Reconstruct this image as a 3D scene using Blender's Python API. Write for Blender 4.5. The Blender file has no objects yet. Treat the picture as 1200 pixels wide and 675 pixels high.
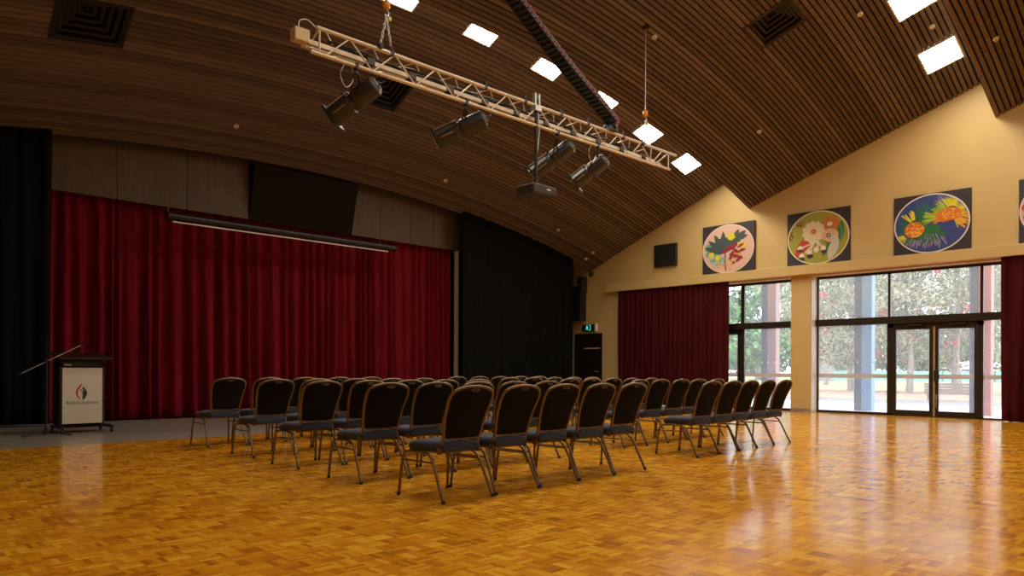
import bpy, math, random
from mathutils import Vector, Matrix
R_ = random.Random(7)
S = bpy.context.scene
COL = S.collection
PI = math.pi

# ------------------------------------------------------------------ mesh builder
class MB:
    def __init__(s): s.v = []; s.f = []; s.m = []; s.s = []
    def add(s, vs, fs, mat=0, smooth=False):
        b = len(s.v); s.v += [tuple(p) for p in vs]
        for f in fs: s.f.append(tuple(b + i for i in f)); s.m.append(mat); s.s.append(smooth)
    def box(s, x0, x1, y0, y1, z0, z1, mat=0, M=None):
        vs = [Vector(p) for p in ((x0,y0,z0),(x1,y0,z0),(x1,y1,z0),(x0,y1,z0),(x0,y0,z1),(x1,y0,z1),(x1,y1,z1),(x0,y1,z1))]
        if M is not None: vs = [M @ p for p in vs]
        s.add(vs, [(0,3,2,1),(4,5,6,7),(0,1,5,4),(1,2,6,5),(2,3,7,6),(3,0,4,7)], mat)
        return s
    def tube(s, pts, r, n=10, mat=0, closed=False, caps=True):
        pts = [Vector(p) for p in pts]; N = len(pts)
        rs = r if isinstance(r, (list, tuple)) else [r] * N
        tg = []
        for i in range(N):
            a = pts[(i-1) % N] if (closed or i > 0) else pts[i]
            b = pts[(i+1) % N] if (closed or i < N-1) else pts[i]
            tg.append((b - a).normalized())
        up = Vector((0,0,1))
        if abs(tg[0].dot(up)) > .9: up = Vector((1,0,0))
        nrm = (up - tg[0] * up.dot(tg[0])).normalized()
        vs = []
        for i in range(N):
            nrm = (nrm - tg[i] * nrm.dot(tg[i])).normalized()
            bi = tg[i].cross(nrm)
            for k in range(n):
                a = 2*PI*k/n
                vs.append(pts[i] + (nrm*math.cos(a) + bi*math.sin(a)) * rs[i])
        fs = []
        for i in range(N if closed else N-1):
            j = (i+1) % N
            for k in range(n):
                l = (k+1) % n
                fs.append((i*n+k, i*n+l, j*n+l, j*n+k))
        s.add(vs, fs, mat, True)
        if caps and not closed:
            s.add([vs[k] for k in range(n)], [tuple(reversed(range(n)))], mat)
            s.add([vs[(N-1)*n+k] for k in range(n)], [tuple(range(n))], mat)
        return s
    def prism(s, pts, d, mat=0, M=None):          # polygon in local xy extruded by d in z
        n = len(pts)
        a = [Vector((p[0], p[1], 0)) for p in pts]; b = [Vector((p[0], p[1], d)) for p in pts]
        vs = a + b
        if M is not None: vs = [M @ p for p in vs]
        fs = [tuple(reversed(range(n))), tuple(range(n, 2*n))] + [(i, (i+1) % n, n+(i+1) % n, n+i) for i in range(n)]
        s.add(vs, fs, mat); return s
    def grid(s, P, mat=0, smooth=True):           # P: rows of points
        r = len(P); c = len(P[0])
        s.add([p for row in P for p in row], [(i*c+j, i*c+j+1, (i+1)*c+j+1, (i+1)*c+j) for i in range(r-1) for j in range(c-1)], mat, smooth)
        return s
    def xf(s, M): s.v = [tuple(M @ Vector(p)) for p in s.v]; return s
    def build(s, name, mats, parent=None, bevel=0, kind=None, recenter=False):
        me = bpy.data.meshes.new(name)
        vs = s.v
        off = Vector((0,0,0))
        if recenter:
            xs = [p[0] for p in vs]; ys = [p[1] for p in vs]; zs = [p[2] for p in vs]
            off = Vector(((min(xs)+max(xs))/2, (min(ys)+max(ys))/2, min(zs)))
            vs = [tuple(Vector(p) - off) for p in vs]
        me.from_pydata(vs, [], s.f)
        if not isinstance(mats, (list, tuple)): mats = [mats]
        for m in mats: me.materials.append(m)
        me.polygons.foreach_set('material_index', s.m); me.polygons.foreach_set('use_smooth', s.s)
        me.validate(); me.update()
        o = bpy.data.objects.new(name, me); COL.objects.link(o)
        o.location = off
        if parent is not None: o.parent = parent
        if bevel:
            b = o.modifiers.new('bevel', 'BEVEL'); b.width = bevel; b.segments = 2; b.limit_method = 'ANGLE'; b.angle_limit = .6
        if kind: o['kind'] = kind
        return o

def smoothpts(P, k=5):
    P = [Vector(p) for p in P]; out = []
    for i in range(len(P)-1):
        p0 = P[max(i-1,0)]; p1 = P[i]; p2 = P[i+1]; p3 = P[min(i+2,len(P)-1)]
        for j in range(k):
            t = j/k
            out.append(.5*((2*p1)+(p2-p0)*t+(2*p0-5*p1+4*p2-p3)*t*t+(3*p1-p0-3*p2+p3)*t**3))
    out.append(P[-1]); return out
def ell(cx, cy, rx, ry, n=32, a0=0): return [(cx+rx*math.cos(a0+2*PI*i/n), cy+ry*math.sin(a0+2*PI*i/n)) for i in range(n)]
def tag(o, label=None, cat=None, group=None, kind=None):
    if label: o['label'] = label
    if cat: o['category'] = cat
    if group: o['group'] = group
    if kind: o['kind'] = kind
    return o
def thing(name, label, cat, loc=(0,0,0), group=None, rz=0):
    o = bpy.data.objects.new(name, None); COL.objects.link(o); o.location = loc; o.rotation_euler = (0,0,rz)
    o.empty_display_size = .1
    return tag(o, label, cat, group)
def copy_tree(o, parent=None, kids=None):
    c = o.copy(); COL.objects.link(c)
    if parent is not None: c.parent = parent; c.matrix_parent_inverse = o.matrix_parent_inverse
    for ch in list(o.children): copy_tree(ch, c)
    return c

# ------------------------------------------------------------------ materials
def mat(name, col=(.5,.5,.5), rough=.5, metal=0, spec=.5, emit=None, es=0, coat=0, sheen=0):
    m = bpy.data.materials.new(name); m.use_nodes = True
    b = m.node_tree.nodes['Principled BSDF']
    b.inputs['Base Color'].default_value = (*col, 1); b.inputs['Roughness'].default_value = rough
    b.inputs['Metallic'].default_value = metal; b.inputs['Specular IOR Level'].default_value = spec
    if coat: b.inputs['Coat Weight'].default_value = coat
    if sheen: b.inputs['Sheen Weight'].default_value = sheen; b.inputs['Sheen Roughness'].default_value = .4
    if emit: b.inputs['Emission Color'].default_value = (*emit, 1); b.inputs['Emission Strength'].default_value = es
    return m
class NT:
    def __init__(s, m): s.m = m; s.t = m.node_tree; s.b = s.t.nodes['Principled BSDF']
    def n(s, typ, **kw):
        o = s.t.nodes.new(typ)
        for k, v in kw.items(): setattr(o, k, v)
        return o
    def l(s, a, b): s.t.links.new(a, b)
    def math(s, op, a, b=None, c=None):
        o = s.n('ShaderNodeMath', operation=op)
        for i, x in enumerate((a, b, c)):
            if x is None: continue
            if isinstance(x, (int, float)): o.inputs[i].default_value = x
            else: s.l(x, o.inputs[i])
        return o.outputs[0]
    def ramp(s, fac, stops):
        o = s.n('ShaderNodeValToRGB'); e = o.color_ramp.elements
        while len(e) < len(stops): e.new(.5)
        for i, (p, c) in enumerate(stops): e[i].position = p; e[i].color = (*c, 1)
        s.l(fac, o.inputs[0]); return o.outputs[0]
    def noise(s, vec, scale, detail=3, dist=0):
        o = s.n('ShaderNodeTexNoise'); o.inputs['Scale'].default_value = scale; o.inputs['Detail'].default_value = detail
        o.inputs['Distortion'].default_value = dist
        if vec is not None: s.l(vec, o.inputs['Vector'])
        return o.outputs['Fac']
    def coord(s, which='Object', scale=None):
        o = s.n('ShaderNodeTexCoord').outputs[which]
        if scale:
            mp = s.n('ShaderNodeMapping'); mp.inputs['Scale'].default_value = scale; s.l(o, mp.inputs['Vector']); o = mp.outputs[0]
        return o
    def bump(s, h, strength=.3, dist=.01):
        o = s.n('ShaderNodeBump'); o.inputs['Strength'].default_value = strength; o.inputs['Distance'].default_value = dist
        s.l(h, o.inputs['Height']); s.l(o.outputs[0], s.b.inputs['Normal'])
def varied(name, stops, scale=4, rough=.6, detail=4, cscale=None, bump=0, bscale=None, **kw):
    m = mat(name, stops[0][1], rough, **kw); t = NT(m)
    v = t.coord('Object', cscale); f = t.noise(v, scale, detail)
    t.l(t.ramp(f, stops), t.b.inputs['Base Color'])
    if bump: t.bump(t.noise(v, bscale or scale*6, 3), bump)
    return m

M = {}
M['wall'] = varied('cream_paint', [(.3,(.57,.40,.150)),(.7,(.605,.43,.170))], 1.5, .55, bump=.05, bscale=60)
M['black_void'] = mat('black_paint', (.006,.006,.006), .8)
# wood slats of the ceiling
m = M['slat'] = mat('ceiling_timber', (.1,.05,.025), .5, spec=.35); t = NT(m)
g = t.n('ShaderNodeNewGeometry'); c = t.coord('Object', (.9, 14, 14))
n1 = t.noise(c, 2.2, 5, .4); isl = t.math('ADD', t.math('MULTIPLY', g.outputs['Random Per Island'], .42), t.math('MULTIPLY', n1, .62))
t.l(t.ramp(isl, [(.15,(.060,.037,.024)),(.5,(.122,.082,.057)),(.85,(.220,.160,.120))]), t.b.inputs['Base Color'])
M['backing'] = mat('ceiling_backing', (.004,.003,.0025), .9)
# parquet and vinyl floor
m = M['parquet'] = mat('mosaic_parquet', (.4,.2,.03), .2, spec=.5); t = NT(m)
geo = t.n('ShaderNodeNewGeometry'); sp = t.n('ShaderNodeSeparateXYZ'); t.l(geo.outputs['Position'], sp.inputs[0])
T = .122
u = t.math('DIVIDE', sp.outputs[0], T); v = t.math('DIVIDE', sp.outputs[1], T)
iu = t.math('FLOOR', u); iv = t.math('FLOOR', v); fu = t.math('FRACT', u); fv = t.math('FRACT', v)
par = t.math('MODULO', t.math('ABSOLUTE', t.math('ADD', iu, iv)), 2.0)
along = t.math('ADD', t.math('MULTIPLY', par, fu), t.math('MULTIPLY', t.math('SUBTRACT', 1.0, par), fv))
fing = t.math('FLOOR', t.math('MULTIPLY', along, 4.0))
cmb = t.n('ShaderNodeCombineXYZ'); t.l(iu, cmb.inputs[0]); t.l(iv, cmb.inputs[1]); t.l(fing, cmb.inputs[2])
wn = t.n('ShaderNodeTexWhiteNoise', noise_dimensions='3D'); t.l(cmb.outputs[0], wn.inputs['Vector'])
cmb2 = t.n('ShaderNodeCombineXYZ'); t.l(iu, cmb2.inputs[0]); t.l(iv, cmb2.inputs[1])
wn2 = t.n('ShaderNodeTexWhiteNoise', noise_dimensions='3D'); t.l(cmb2.outputs[0], wn2.inputs['Vector'])
grain = t.noise(geo.outputs['Position'], 55, 3, 1.0)
big = t.noise(geo.outputs['Position'], .5, 2)
val = t.math('ADD', t.math('ADD', t.math('MULTIPLY', wn.outputs['Value'], .52), t.math('MULTIPLY', wn2.outputs['Value'], .30)), t.math('ADD', t.math('MULTIPLY', grain, .12), t.math('MULTIPLY', big, .12)))
t.l(t.ramp(val, [(.14,(.45,.150,.010)),(.38,(.66,.250,.012)),(.62,(.79,.335,.015)),(.93,(.95,.53,.04))]), t.b.inputs['Base Color'])
rg = t.noise(geo.outputs['Position'], 1.3, 3)
t.l(t.math('ADD', t.math('MULTIPLY', rg, .10), .10), t.b.inputs['Roughness'])
t.bump(t.noise(geo.outputs['Position'], 5, 2), .07, .004)
M['vinyl'] = varied('grey_vinyl', [(.3,(.27,.235,.19)),(.7,(.32,.285,.235))], 3, .28)
# velvet
def velvet(name, a, b, sheen):
    m = mat(name, a, .85, spec=.15, sheen=sheen); t = NT(m)
    f = t.noise(t.coord('Object', (6, 6, .5)), 1.5, 4)
    t.l(t.ramp(f, [(.3, a), (.72, b)]), t.b.inputs['Base Color'])
    t.b.inputs['Sheen Tint'].default_value = (min(1, b[0]*3), b[1]*4, b[2]*4, 1)
    return m
M['red'] = velvet('red_velvet', (.115,.002,.007), (.215,.0045,.013), .15)
M['darkred'] = velvet('maroon_velvet', (.040,.002,.0035), (.075,.004,.006), .05)
M['blackcloth'] = velvet('black_wool_serge', (.0014,.0014,.0012), (.003,.003,.0028), .0)
m = M['panel'] = mat('veneer_panel', (.2,.13,.07), .5); t = NT(m)
f = t.noise(t.coord('Object', (7, 7, .6)), 1.6, 4); t.l(t.ramp(f, [(.3,(.060,.034,.010)),(.7,(.095,.056,.020))]), t.b.inputs['Base Color'])
M['darkpanel'] = varied('dark_stained_panel', [(.3,(.008,.004,.002)),(.7,(.013,.007,.0035))], 2, .75, cscale=(5,5,.6), spec=.15)
M['bronze'] = mat('bronze_aluminium', (.032,.022,.014), .38, metal=.4)
M['brass'] = mat('tan_door_strip', (.45,.30,.12), .35, metal=.3)
M['steel'] = mat('satin_steel', (.55,.54,.52), .3, metal=.9)
M['chrome'] = mat('light_metal', (.7,.68,.62), .3, metal=.7)
M['gold'] = mat('antique_gold_tube', (.17,.118,.066), .36, metal=.7)
M['rubber'] = mat('black_rubber', (.012,.012,.012), .7)
# chair fabrics
M['seat'] = varied('navy_seat_cloth', [(.35,(.012,.018,.040)),(.65,(.028,.040,.078))], 45, .9, sheen=.25)
m = M['back'] = mat('dark_dotted_cloth', (.01,.01,.014), .95, spec=.15); t = NT(m)
co = t.coord('Object'); sx = t.n('ShaderNodeSeparateXYZ'); t.l(co, sx.inputs[0])
ax = t.math('ADD', t.math('MULTIPLY', sx.outputs[0], 34), t.math('MULTIPLY', sx.outputs[2], 34))
bx_ = t.math('SUBTRACT', t.math('MULTIPLY', sx.outputs[0], 34), t.math('MULTIPLY', sx.outputs[2], 34))
da = t.math('ABSOLUTE', t.math('SUBTRACT', t.math('FRACT', ax), .5)); db = t.math('ABSOLUTE', t.math('SUBTRACT', t.math('FRACT', bx_), .5))
dot = t.math('LESS_THAN', t.math('ADD', t.math('MULTIPLY', da, da), t.math('MULTIPLY', db, db)), .014)
mx = t.n('ShaderNodeMix', data_type='RGBA'); t.l(dot, mx.inputs[0])
mx.inputs[6].default_value = (.006,.0055,.008,1); mx.inputs[7].default_value = (.026,.021,.020,1)
t.l(mx.outputs[2], t.b.inputs['Base Color'])
M['truss'] = varied('truss_cream_aluminium', [(.3,(.62,.52,.38)),(.7,(.72,.62,.48))], 6, .38, metal=.25)
M['black'] = mat('black_plastic', (.014,.013,.012), .45)
M['blackmetal'] = mat('black_metal', (.03,.027,.024), .35, metal=.5)
M['grime'] = mat('dark_grey_housing', (.045,.040,.034), .42, metal=.3)
M['orange'] = mat('orange_paint', (.75,.28,.02), .4)
M['yellow'] = mat('yellow_paint', (.7,.6,.15), .5)
M['redpin'] = mat('red_plastic', (.6,.04,.02), .4)
M['white'] = mat('white_plastic', (.8,.76,.68), .4)
M['beige'] = mat('beige_box', (.62,.50,.30), .5)
M['lamp'] = mat('lamp_diffuser', (.9,.9,.9), .5, emit=(1,.90,.74), es=60)
M['lampframe'] = mat('lamp_frame', (.62,.50,.34), .5)
M['vent'] = varied('vent_brown_metal', [(.3,(.010,.006,.0035)),(.7,(.018,.010,.006))], 3, .5)
M['logo_white'] = mat('podium_white', (.72,.66,.56), .45)
M['green_led'] = mat('exit_green', (.0,.5,.4), .5, emit=(.05,.85,.68), es=1.1)
M['concrete'] = varied('pale_concrete', [(.3,(.60,.60,.62)),(.7,(.70,.70,.71))], .7, .8)
M['asphalt'] = varied('grey_asphalt', [(.3,(.20,.20,.22)),(.7,(.26,.26,.28))], 2, .85)
M['mulch'] = varied('bark_mulch', [(.3,(.30,.155,.10)),(.5,(.42,.26,.17)),(.75,(.54,.38,.26))], 1.2, .9, detail=8)
M['grass'] = varied('park_grass', [(.3,(.36,.40,.13)),(.6,(.48,.49,.19)),(.8,(.56,.53,.26))], .12, .9, detail=6)
def leafmat(name, stops):
    m = mat(name, stops[0], .7); t = NT(m); g = t.n('ShaderNodeNewGeometry')
    t.l(t.ramp(g.outputs['Random Per Island'], [(i/(len(stops)-1), c) for i, c in enumerate(stops)]), t.b.inputs['Base Color']); return m
M['leaf_gum'] = leafmat('gum_leaves', [(.08,.095,.035),(.24,.26,.12),(.37,.37,.22),(.56,.50,.40)])
M['leaf_green'] = leafmat('green_leaves', [(.05,.13,.035),(.13,.26,.08),(.24,.40,.14)])
M['leaf_dark'] = leafmat('dark_leaves', [(.04,.08,.03),(.09,.15,.055),(.16,.22,.09)])
M['petal'] = mat('red_flower', (.62,.06,.07), .6)
M['bark'] = varied('pale_bark', [(.3,(.22,.17,.14)),(.7,(.42,.36,.32))], 3, .85)
M['post_grey'] = mat('slate_grey_steel', (.075,.085,.115), .5)
M['post_blue'] = mat('blue_painted_steel', (.20,.34,.60), .5)
M['post_pink'] = mat('dusty_pink_steel', (.42,.24,.23), .5)
M['post_red'] = mat('coral_red_steel', (.62,.20,.17), .5)
M['timber'] = varied('weathered_timber', [(.3,(.23,.165,.14)),(.7,(.33,.25,.22))], 3, .8, cscale=(1,1,8))
M['teal'] = mat('teal_fence_panel', (.25,.62,.50), .6)
M['slide'] = mat('grey_slide', (.34,.36,.42), .35)
# glass: thin pane, with the pale glare haze put in as milky translucency
m = bpy.data.materials.new('window_glass'); m.use_nodes = True; nt = m.node_tree; nt.nodes.clear()
out = nt.nodes.new('ShaderNodeOutputMaterial'); tr = nt.nodes.new('ShaderNodeBsdfTransparent'); tr.inputs[0].default_value = (.93,.95,.96,1)
gl = nt.nodes.new('ShaderNodeBsdfGlossy'); gl.inputs['Roughness'].default_value = .0
fr = nt.nodes.new('ShaderNodeFresnel'); fr.inputs[0].default_value = 1.45
tl = nt.nodes.new('ShaderNodeBsdfTranslucent'); tl.inputs[0].default_value = (.9,.9,.92,1)
m1 = nt.nodes.new('ShaderNodeMixShader'); m2 = nt.nodes.new('ShaderNodeMixShader'); m1.inputs[0].default_value = .09
nt.links.new(tr.outputs[0], m1.inputs[1]); nt.links.new(tl.outputs[0], m1.inputs[2])
nt.links.new(fr.outputs[0], m2.inputs[0]); nt.links.new(m1.outputs[0], m2.inputs[1]); nt.links.new(gl.outputs[0], m2.inputs[2])
nt.links.new(m2.outputs[0], out.inputs[0]); M['glass'] = m
m = bpy.data.materials.new('frosted_strip'); m.use_nodes = True; nt = m.node_tree; bs = nt.nodes['Principled BSDF']
bs.inputs['Base Color'].default_value = (.62,.52,.44,1); bs.inputs['Roughness'].default_value = .6
out = nt.nodes['Material Output']; tr = nt.nodes.new('ShaderNodeBsdfTranslucent'); tr.inputs[0].default_value = (.75,.66,.58,1)
mm = nt.nodes.new('ShaderNodeMixShader'); mm.inputs[0].default_value = .75
nt.links.new(bs.outputs[0], mm.inputs[1]); nt.links.new(tr.outputs[0], mm.inputs[2]); nt.links.new(mm.outputs[0], out.inputs[0]); M['frost'] = m

# ------------------------------------------------------------------ the room's measures
XW, XL, YS, X0 = 18.5, -1.9, 15.3, 8.3
Y1, Y2, Y3, YB = 9.75, 4.05, -1.65, -7.4
def lerp_tab(y, xs, vs):
    if y <= xs[0]: return vs[0]
    for i in range(len(xs)-1):
        if y <= xs[i+1]: return vs[i] + (vs[i+1]-vs[i])*(y-xs[i])/(xs[i+1]-xs[i])
    return vs[-1]
def AA(y): return lerp_tab(y, [-2, Y2, Y1, YS], [.0195,.0185,.0163,.0128])
def wz(y, t): return {1: 4.23+.418*(YS-y), 2: 5.43+.352*(Y1-y), 3: 6.53+.352*(Y2-y), 4: 7.55+.352*(Y3-y)}[t]
def tooth(y): return 1 if y > Y1 else 2 if y > Y2 else 3 if y > Y3 else 4
def cz(x, y, t=None): t = t or tooth(y); return wz(y, t) - AA(y)*((x-X0)**2-(XW-X0)**2)
def frame_at(x, y, dz=0, t=None):
    t = t or tooth(y); e = .05
    tx = Vector((2*e, 0, cz(x+e,y,t)-cz(x-e,y,t))).normalized(); ty = Vector((0, 2*e, cz(x,y+e,t)-cz(x,y-e,t))).normalized()
    n = tx.cross(ty).normalized(); ty = n.cross(tx)
    p = Vector((x, y, cz(x,y,t))) + n*dz
    return Matrix(((tx.x,ty.x,n.x,p.x),(tx.y,ty.y,n.y,p.y),(tx.z,ty.z,n.z,p.z),(0,0,0,1)))

# ceiling: curved timber slats over a black backing, in saw-tooth bays
VENTS = [(2.80,3.80,12.40,13.15), (8.45,9.20,12.35,13.12), (13.28,14.05,6.28,7.10)]
cb = MB(); P_ = .1
for ti, (ya, yb) in enumerate(((Y1, YS), (Y2, Y1), (Y3, Y2), (YB, Y3))):
    t_ = ti+1; n = round((yb-ya)/P_); p = (yb-ya)/n
    for i in range(n):
        y0 = ya+i*p; y1 = y0+p; yc = (y0+y1)/2
        ivs = [(XL, XW)]
        for (vx0, vx1, vy0, vy1) in VENTS:
            if vy0 < yc < vy1:
                ivs = [q for (a, b) in ivs for q in (((a, vx0), (vx1, b)) if a < vx0 < b else ((a, b),))]
        for (a, b) in ivs:
            k = max(2, round((b-a)/.8)); xs = [a+(b-a)*j/k for j in range(k+1)]
            ys0, ys1 = y0+.016, y1-.016
            vs = []
            for x in xs:
                za, zb = cz(x, ys0, t_), cz(x, ys1, t_)
                vs += [(x, ys0, za), (x, ys1, zb), (x, ys1, zb+.035), (x, ys0, za+.035)]
            fs = []
            for j in range(k):
                q = 4*j
                fs += [(q, q+1, q+5, q+4), (q+1, q+2, q+6, q+5), (q+3, q, q+4, q+7)]
            fs += [(0,3,2,1), (4*k, 4*k+1, 4*k+2, 4*k+3)]
            cb.add(vs, fs, 0, False)
            cb.grid([[(x, y0, cz(x,y0,t_)+.05) for x in xs], [(x, y1, cz(x,y1,t_)+.05) for x in xs]], 1, False)
for ya, ta, tb in ((Y1,2,1), (Y2,3,2), (Y3,4,3)):
    xs = [XL+(XW-XL)*j/24 for j in range(25)]
    cb.grid([[(x, ya+.002, cz(x,ya,ta)-.0) for x in xs], [(x, ya+.002, cz(x,ya,tb)+.08) for x in xs]], 2, False)
xs = [XL+(XW+.4-XL)*j/24 for j in range(25)]
cb.grid([[(x, YS+.01, cz(x,YS,1)) for x in xs], [(x, YS+.01, 7.2) for x in xs]], 1, False)
cb.grid([[(XL-.2, YS, 7.2), (XW+.6, YS, 7.2)], [(XL-.2, 17.2, 7.2), (XW+.6, 17.2, 7.2)]], 1, False)
cb.build('ceiling', [M['slat'], M['backing'], M['slat']], kind='structure')

# floor
fb = MB(); YF = 11.2
fb.box(XL-.3, XW+.36, YB-.3, YF, -.2, 0, 0); fb.box(XL-.3, XW+.36, YF, 17.2, -.2, 0, 1)
fb.build('floor', [M['parquet'], M['vinyl']], kind='structure')

# walls
GX = 18.85
wb = MB()
wb.box(XW, GX+.1, 8.05, 8.57, 0, 3.46)
wb.box(XW, GX+.1, 14.0, 17.2, 0, 3.46)
wb.box(XW, GX+.1, YB-.3, 2.4, 0, 3.46)
wb.box(XW, GX+.1, YB-.3, 17.2, 3.46, 10.2)
wb.build('wall_right', M['wall'], kind='structure')
MB().box(XL-.3, XL, YB-.3, 17.2, 0, 10.2).build('wall_left', M['wall'], kind='structure')
MB().box(XL-.3, XW+.4, YB-.5, YB, 0, 11).build('wall_rear', M['wall'], kind='structure')
MB().box(XL-.3, XW+.4, 17.0, 17.2, 0, 7.3).build('wall_stage', M['black_void'], kind='structure')
b = MB(); b.box(18.3, XW+.002, 8.0-15.0, 14.56, 3.50, 3.74); b.build('trim_1', M['wall'], kind='structure', bevel=.006)
b = MB(); b.box(XW+.02, GX-.02, 8.03, 8.052, .0, 3.46); b.build('lit_reveal_strip', M['white'], kind='structure')  # white sheet over the cream reveal: its daylight brightness put in as colour
b = MB(); b.box(XW-.015, XW+.002, 8.05, 8.57, 0, .09); b.box(XW-.015, XW+.002, 14.0, 14.75, 0, .09); b.build('baseboard_right', M['timber'], kind='structure')
b = MB(); b.box(13.10, 13.17, 15.6, 15.7, 0, 4.325); b.build('trim_2', M['beige'], kind='structure')

# proscenium header of veneer panels and the black wedge in its middle
t_h = thing('stage_header', 'band of plain brown veneer panels above the red stage curtain', 'panelling', (8.15, 15.62, 4.325))
for (a, c_) in ((3.2,4.5),(4.5,5.83),(5.83,7.16),(7.16,9.76),(9.76,10.60),(10.60,11.55),(11.55,12.32),(12.32,13.35)):
    q = MB(); xs = [a+.005+(c_-a-.01)*k/5 for k in range(6)]
    F_ = [(x-8.15, 0, 0) for x in xs]+[(x-8.15, 0, cz(x,YS,1)+.12-4.325) for x in reversed(xs)]
    q.prism([(p[0], p[2]) for p in F_], .05, 0, Matrix(((1,0,0,0),(0,0,-1,.05),(0,1,0,0),(0,0,0,1))))
    q.build('panel', M['panel'], t_h, bevel=.004)
q = MB(); q.box(3.2-8.15, 13.35-8.15, .05, .08, .01, 1.35); q.build('backing_board', M['black_void'], t_h)
q = MB()
vs = [(7.16,15.615,4.31),(9.76,15.615,4.31),(9.76,15.32,5.50),(7.16,15.32,5.50),(7.16,15.615,5.52),(9.76,15.615,5.52)]
q.add(vs, [(0,1,2,3),(0,3,4),(1,5,2),(4,3,2,5),(0,4,5,1)])
tag(q.build('projecting_bulkhead', M['darkpanel'], recenter=True), 'dark timber wedge leaning forward from the middle of the veneer header', 'bulkhead')

# roller screen case
t_s = thing('projection_screen', 'long black roller screen case hung across the top of the red curtain', 'screen', (7.98, 15.12, 3.97))
q = MB(); q.tube([(-2.72,0,.08),(2.72,0,.08)], .075, 16); q.build('case', M['blackmetal'], t_s)
q = MB(); q.box(-2.62, 2.5, -.02, .02, -.04, -.015); q.build('bottom_bar', M['steel'], t_s)
for sx_ in (-1, 1):
    q = MB(); q.box(sx_*2.55-.015, sx_*2.55+.015, -.07, .49, .06, .11); q.box(sx_*2.55-.015, sx_*2.55+.015, .44, .49, .06, .35); q.build('bracket', M['black'], t_s)

# ------------------------------------------------------------------ curtains
def curtain(name, label, a, b, fixed, axis, z0, z1, mt, seed, wmin, wmax, amp, cat='curtain', group=None, hem=.03, face=-1):
    rg = random.Random(seed); pos = [a]; widths = []
    while pos[-1] < b:
        w = rg.uniform(wmin, wmax); pos.append(pos[-1]+w)
    sc = (b-a)/(pos[-1]-a); pos = [a+(p-a)*sc for p in pos]
    amps = [amp*rg.uniform(.45, 1.1) for _ in pos]; sway = [rg.uniform(-.05, .05) for _ in pos]; lift = [rg.uniform(0, hem) for _ in pos]
    K = 11; rows = 16; P = []
    for r in range(rows+1):
        h = r/rows; row = []
        for i in range(len(pos)-1):
            for k in range(K):
                s_ = k/K
                sw = sway[i]*(1-s_)+sway[i+1]*s_
                x = pos[i]+(pos[i+1]-pos[i])*s_ + sw*(1-h)**1.5
                prof = (math.sin(PI*s_)**2)**.7
                flare = .55 + .45*(1-h) if h > .0 else 1.1
                d = amps[i]*prof*flare + .012*math.sin(37*x+3*h)
                z = z0 + lift[i]*prof*0.9*(1 if r == 0 else 0) + (z1-z0)*h
                row.append((x, fixed+face*d, z) if axis == 'x' else (fixed+face*d, x, z))
        P.append(row)
    q = MB(); q.grid(P, 0, True)
    o = q.build(name, mt, recenter=True)
    so = o.modifiers.new('thick', 'SOLIDIFY'); so.thickness = .008
    return tag(o, label, cat, group)
curtain('stage_curtain', 'left half of the red velvet stage curtain, beside the podium', 3.05, 8.0, 15.92, 'x', .015, 4.7, M['red'], 3, .13, .46, .25, group='red stage curtains')
curtain('stage_curtain', 'right half of the red velvet stage curtain, ending at the pale post', 7.8, 13.1, 15.88, 'x', .015, 4.7, M['red'], 11, .11, .32, .22, group='red stage curtains')
curtain('black_drape', 'black drape left of the stage behind the microphone stand', XL+.02, 3.32, 15.16, 'x', .04, 5.0, M['blackcloth'], 5, .2, .5, .10, cat='drape', group='black stage drapes')
_dr = curtain('black_drape', 'black drape right of the stage reaching up to the sloping ceiling', 12.95, 17.5, 15.16, 'x', .04, 4.62, M['blackcloth'], 6, .2, .5, .10, cat='drape', group='black stage drapes')
# the drapes' tops follow the sloping timber ceiling
for o in [x for x in COL.objects if x.name.startswith('black_drape')]:
    me = o.data; z0w = o.location.z; zt = max(v.co.z for v in me.vertices)
    for v in me.vertices:
        xw = v.co.x+o.location.x; top = cz(xw, 15.2, 1)-.004-z0w
        v.co.z = v.co.z/zt*top
curtain('window_curtain', 'dark red curtain left of the glazing, below the first two wall pictures', 10.3, 14.12, 18.44, 'y', .03, 3.55, M['darkred'], 8, .10, .24, .10, group='dark red window curtains')
curtain('window_curtain', 'dark red curtain at the right edge beside the glass doors', 2.3, 3.93, 18.44, 'y', .0, 3.55, M['darkred'], 9, .14, .3, .12, group='dark red window curtains')

# ------------------------------------------------------------------ glazing
def win_empty(name, loc):
    o = bpy.data.objects.new(name, None); COL.objects.link(o); o.location = loc; o['kind'] = 'structure'; return o
def yz_box(q, y0, y1, z0, z1, x0=-.03, x1=.04, mat=0): q.box(x0, x1, y0, y1, z0, z1, mat)
def pane(parent, y0, y1, z0, z1, marks=True):
    q = MB(); q.box(-.003, .003, y0, y1, z0, z1); g_ = q.build('pane', M['glass'], parent)
    if marks and z0 < .9 and z1 > 1.4:
        q = MB(); q.box(-.008, -.005, y0, y1, .885, .985); q.build('safety_strip', M['frost'], g_)
        q = MB(); y = math.ceil(y0/.18+.2)*.18
        while y < y1-.04:
            q.prism([(0,.028),(.022,0),(0,-.028),(-.022,0)], .002, 0, Matrix.Translation((-.006, y, 1.28)) @ Matrix.Rotation(PI/2, 4, 'Z') @ Matrix.Rotation(PI/2, 4, 'X'))
            y += .18
        if q.v: q.build('marker_dots', M['white'], g_)
W2 = win_empty('window_1', (GX, 0, 0))
q = MB()
yz_box(q, 2.4, 6.33, 0, .03); yz_box(q, 6.3, 8.05, 0, .06); yz_box(q, 2.4, 8.05, 3.40, 3.46)
yz_box(q, 7.99, 8.05, 0, 3.4, -.02, .03)
yz_box(q, 6.265, 6.315, 2.3, 3.42); yz_box(q, 4.335, 4.395, 2.3, 3.42)
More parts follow.
